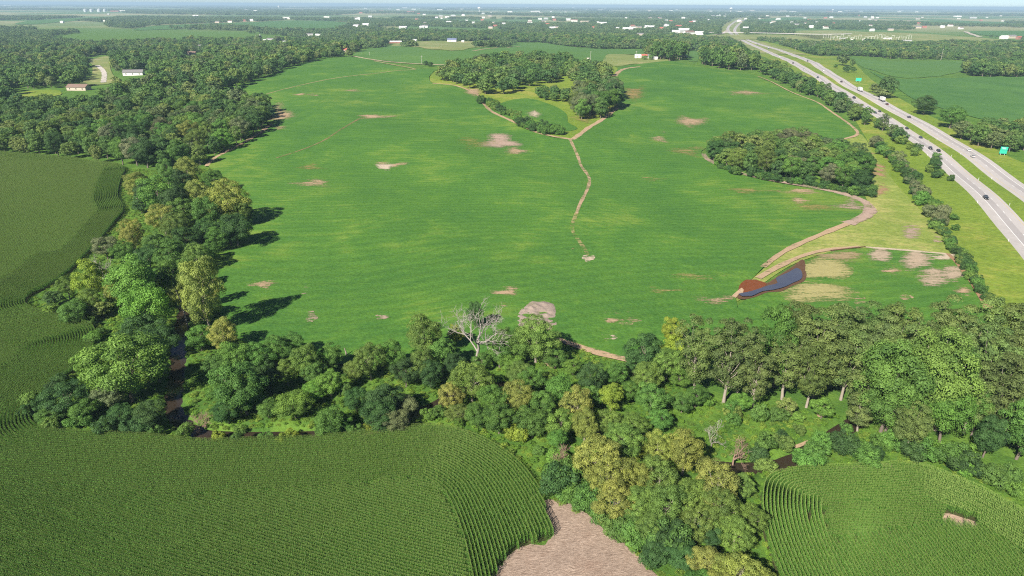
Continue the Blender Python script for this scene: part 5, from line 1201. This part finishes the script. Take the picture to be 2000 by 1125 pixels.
for px, py, H, sp, r0, sd, dn, mt, lab, nm in [(927, 707, 21, 0.8, 0.34, 3, 4, 'dead', 'bare grey dead tree with spreading branches at the soybean edge', 'dead_tree'), (1432, 903, 8, 0.95, 0.2, 5, 3, 'dead_red', 'fallen reddish dead tree with bare limbs beside the olive grove', 'dead_tree'), (1390, 872, 8, 0.7, 0.15, 8, 3, 'dead', 'small bare dead tree in the clearing behind the olive grove', 'dead_tree'),
                                            (1096, 925, 7, 0.45, 0.16, 9, 4, 'dead_red', 'thin dead sapling beside the bottom cornfield', 'dead_tree'), (205, 580, 16, 0.6, 0.3, 12, 3, 'dead', 'dead limbs rising from the creek bend thicket', 'dead_tree'), (392, 835, 6, 0.8, 0.12, 14, 4, 'dead_red', 'grey half dead shrub leaning over the creek', 'dead_tree'), (790, 842, 5, 0.9, 0.12, 15, 3, 'dead', 'grey dead branches at the edge of the bottom cornfield', 'dead_tree')]:
    p = hit(px, py); b = empty(nm, (*p, float(ground_z(np.array([p[0]]), np.array([p[1]]))[0])), label=lab, category='dead tree'); v, f_ = dead_tree(sd, H, sp, r0, 5 if H > 18 else 4, dn if H < 10 else 3)
    link('branches', mesh_np('branches', v, f_, MAT[mt], None, True), b)
for px, py, H, lx, lab in [(678, 697, 5.2, -.3, 'broken pale tree trunk standing at the soybean edge'), (367, 634, 15, -.9, 'leaning bare white trunk over the creek')]:
    p = hit(px, py); v, f_ = tube([(0, 0, -.3), (lx * .3, 0, H * .3), (lx * .8, .2, H * .7), (lx * 2, .1, H)], [.32, .27, .22, .12], 8)
    o = link('tree_snag', mesh_np('tree_snag', v, f_, MAT['bark_pale'], None, True), label=lab, category='dead trunk'); o.location = (*p, -.3 if px < 500 else 0)

# ------------------------------------------------------------------ bushes
BUSH = []
def bushes(px_line, n, w0, w1, cols, spread, area):
    L = smooth(W(px_line), 2, False)
    for k in range(n):
        q = L[int(len(L) * (k + rng.uniform(0, 1)) / n) % len(L)] + rng.normal(size=2) * spread; w = rng.uniform(w0, w1)
        BUSH.append((q[0], q[1], w, w * rng.uniform(0.65, 0.95), jit(COLS[cols[int(rng.integers(0, len(cols)))]]), area))
bushes([(1712, 285), (1745, 320), (1775, 352), (1800, 385), (1822, 425), (1838, 455)], 50, 5, 9, ['gr', 'dk', 'og', 'gy'], 2.2, 'in the hedge between meadow and highway')
bushes([(1838, 455), (1860, 487), (1885, 522), (1908, 555), (1932, 592)], 48, 3.2, 5, ['gr', 'dk', 'dk', 'og'], 0.8, 'in the hedge between meadow and highway')
bushes([(1740, 262), (1790, 300), (1830, 340), (1845, 355)], 22, 4, 8, ['gr', 'dk', 'og'], 3, 'on the highway bank')
bushes([(1868, 425), (1878, 496), (1850, 380)], 4, 3, 5, ['gr'], 1, 'on the highway bank')
bushes([(944, 198), (962, 212), (985, 224), (1010, 238)], 18, 5, 9, ['gr', 'dk', 'og'], 2.0, 'on the rim of the wooded rise')
bushes([(1022, 248), (1050, 258), (1075, 262), (1090, 262)], 20, 6, 10, ['gr', 'dk'], 2.5, 'on the rim of the wooded rise')
bushes([(1390, 324), (1450, 344), (1520, 355), (1600, 367), (1690, 384), (1692, 360)], 34, 4, 7, ['dk', 'dk', 'gr'], 1.8, 'fringing the oval wood')
bushes([(700, 107), (724, 112), (738, 117), (770, 119), (836, 128), (812, 131), (805, 132), (790, 136), (850, 129)], 22, 5, 8, ['dk', 'gr'], 3, 'along the gravel lane')
bushes([(870, 100), (830, 93), (815, 91)], 8, 5, 8, ['dk'], 4, 'beside the pale lawn')
bushes([(1160, 115), (1200, 113), (1225, 112), (1240, 116), (1262, 117), (1290, 117)], 10, 5, 9, ['dk', 'gr'], 2, 'round the farmyard')
bushes([(100, 600), (150, 622), (195, 650), (190, 690), (120, 755), (80, 820), (130, 840), (250, 845), (330, 852)], 26, 3, 6, ['gr', 'lg', 'dk', 'og'], 2.0, 'along the creek beside the left corn')
bushes([(370, 860), (440, 856), (540, 860), (620, 852), (700, 842), (800, 825), (880, 815), (960, 830), (1030, 870), (1080, 930)], 24, 2.5, 5, ['lg', 'gr', 'yl'], 1.5, 'along the top of the bottom cornfield')
bushes([(1100, 960), (1150, 985), (1200, 1020), (1240, 1055), (1270, 1090)], 26, 5, 8, ['dk', 'gr', 'gr'], 2.0, 'beside the straw ground')
bushes([(1360, 800), (1450, 815), (1540, 812), (1620, 818)], 9, 3, 5.5, ['gr', 'lg', 'og'], 3, 'before the cottonwood trunks')
bushes([(1590, 900), (1650, 895), (1720, 895), (1800, 900), (1900, 925), (2000, 960)], 24, 4, 8, ['gr', 'lg', 'gr', 'dk'], 2.2, 'behind the right cornfield')
bushes([(1480, 905), (1520, 860), (1440, 850)], 5, 3, 6, ['gr', 'dk', 'og'], 3, 'beside the right creek reach')
BUSH = [b for b in BUSH if -20 < pix(b[0], b[1], 1)[0] < 2020]
CN = {}
for x, y, w, h, c, area in sorted(sorted(BUSH, key=lambda b: -b[2] / math.hypot(b[0], b[1]))[:310], key=lambda b: pix(b[0], b[1], 0)[0]):
    CN[area] = CN.get(area, 0) + 1
    z = float(ground_z(np.array([x]), np.array([y]))[0]) if y < 330 else float(H0(x, y))
    o = link('bush', PROTO['bush'][int(rng.integers(0, 4))][0], label='leafy green bush %s, %s from the left' % (area, nth(CN[area])), category='bush', group='bushes ' + area)
    o.location = (x, y, z - .1); o.rotation_euler = (0, 0, rng.uniform(0, 6.28)); o.scale = (w / 5, w / 5, h / 3.8); o.color = (*c, 1)

# ------------------------------------------------------------------ undergrowth
ug = []
cor = [W([(240, 330), (330, 335), (410, 328), (440, 352), (480, 375), (496, 410), (478, 450), (412, 488), (428, 560), (436, 640), (520, 690), (760, 716), (960, 700), (1090, 668), (1225, 706), (1310, 690), (1345, 772), (1640, 812), (1990, 930), (2080, 960), (2080, 1060), (1920, 962), (1850, 932), (1750, 910), (1600, 916), (1500, 930), (1480, 985), (1490, 1050), (1540, 1180), (1310, 1180), (1262, 1095), (1170, 1020), (1075, 974), (1048, 944), (1010, 904), (900, 846), (780, 841), (390, 868), (95, 843), (64, 812), (110, 750), (190, 665), (150, 628), (52, 594), (135, 535), (226, 436), (240, 400)])]
G = scatter(cor[0], 1.5, 400000); dcr = pdist(G, creek, False); G = G[dcr > 2.5]
corn_polys = [cornL[0], cornR[0]]
for cp in corn_polys: G = G[~inside(G, cp)]
G = G[~(inside(G, straw) & (pdist(G, straw) > 1.2 + rng.uniform(-1, 1.2, len(G))))]; G = G[~inside(G, soyW)]
wl_ = rng.uniform(0.35, 0.8, len(G)); wv_ = np.stack([wl_, wl_, wl_ * rng.uniform(0.25, 0.7, len(G))], 1)
weed_protos = [proto(build_proto('bush', 500 + s, 500, 0.5, 16)[0], [MAT['weed']]) for s in range(3)]
instancer('undergrowth', np.column_stack([G, ground_z(G[:, 0], G[:, 1]) - .1]), rng.uniform(0, 6.28, len(G)), wv_ * np.array((.55, .55, .6)), rng.integers(0, 3, len(G)), weed_protos, label='bright green weeds and brush covering the creek banks', category='undergrowth')

# ------------------------------------------------------------------ far canopy
def far_pts(d0, d1, sp, cover, scale):
    n = int(1.05 * 2 * 0.95 * (d1 ** 2 - d0 ** 2) / 2 / sp ** 2 * cover)
    yy = np.sqrt(rng.uniform(d0 ** 2, d1 ** 2, n)); xx = rng.uniform(-0.95, 0.95, n) * yy
    Q = np.stack([xx, yy], 1)
    # hedgerows, woods and open land follow broad patterns on the ground
    k_ = 1.0 if d0 < 5000 else 2.2
    xx, yy = xx / k_, yy / k_
    f = np.sin(xx / 410 + 1.7 * np.sin(yy / 900)) + np.sin(yy / 530 + 1.3 * np.sin(xx / 700 + 2)) + 0.8 * np.sin((xx + yy) / 260)
    lim = -1.5 if d0 < 2500 else (-0.45 if d0 < 5000 else 0.15)
    Q = Q[f > lim]
    for pl in near_polys:
        if len(Q): Q = Q[~inside(Q, pl)]
    dh = pdist(Q, np.concatenate([LW[LW[:, 1] > 900]]), False); Q = Q[dh > 38 * max(1, scale * .5)]
    dh = pdist(Q, np.concatenate([RW[RW[:, 1] > 900]]), False); Q = Q[dh > 26 * max(1, scale * .5)]
    dh = pdist(Q, ov, False); Q = Q[dh > 32]
    ok = clear_of_buildings(Q, 13.0, 5 * scale)
    return Q[ok]
P, S_ = [], []
for d0, d1, sp, cov, s in ((1500, 2600, 17, 1.0, 0.85), (2600, 5200, 24, 1.0, 1.0), (5200, 11000, 62, 1.0, 2.2), (11000, 30000, 190, 1.0, 5.0)):
    Q = far_pts(d0, d1, sp, cov, s)
    P.append(np.column_stack([Q, H0(Q[:, 0], Q[:, 1]) - .5])); sz = s * rng.uniform(0.8, 1.2, len(Q)); S_.append(np.stack([sz, sz, np.minimum(sz, 1.25) * rng.uniform(0.8, 1.1, len(Q))], 1))
P = np.concatenate(P); S_ = np.concatenate(S_)
instancer('distant_treeline', P, rng.uniform(0, 6.28, len(P)), S_, rng.integers(0, 3, len(P)), [cluster(700 + s, 5, 24, 420, 2.3) for s in range(3)], label='distant tree canopy stretching to the horizon', category='treeline')

# ------------------------------------------------------------------ air
m = bpy.data.materials.new('haze_air'); m.use_nodes = True; m.node_tree.nodes.clear()
hv = m.node_tree.nodes.new('ShaderNodeVolumePrincipled'); ho = m.node_tree.nodes.new('ShaderNodeOutputMaterial')
hv.inputs['Color'].default_value = (0.56, 0.80, 1.0, 1); hv.inputs['Density'].default_value = 0.000078; hv.inputs['Anisotropy'].default_value = 0.0
m.node_tree.links.new(hv.outputs[0], ho.inputs['Volume'])
link('haze', mesh_np('haze', *box(-46000, 46000, -3000, 46000, -4, 112), m), kind='stuff', label='thin pale summer haze over the land', category='haze')
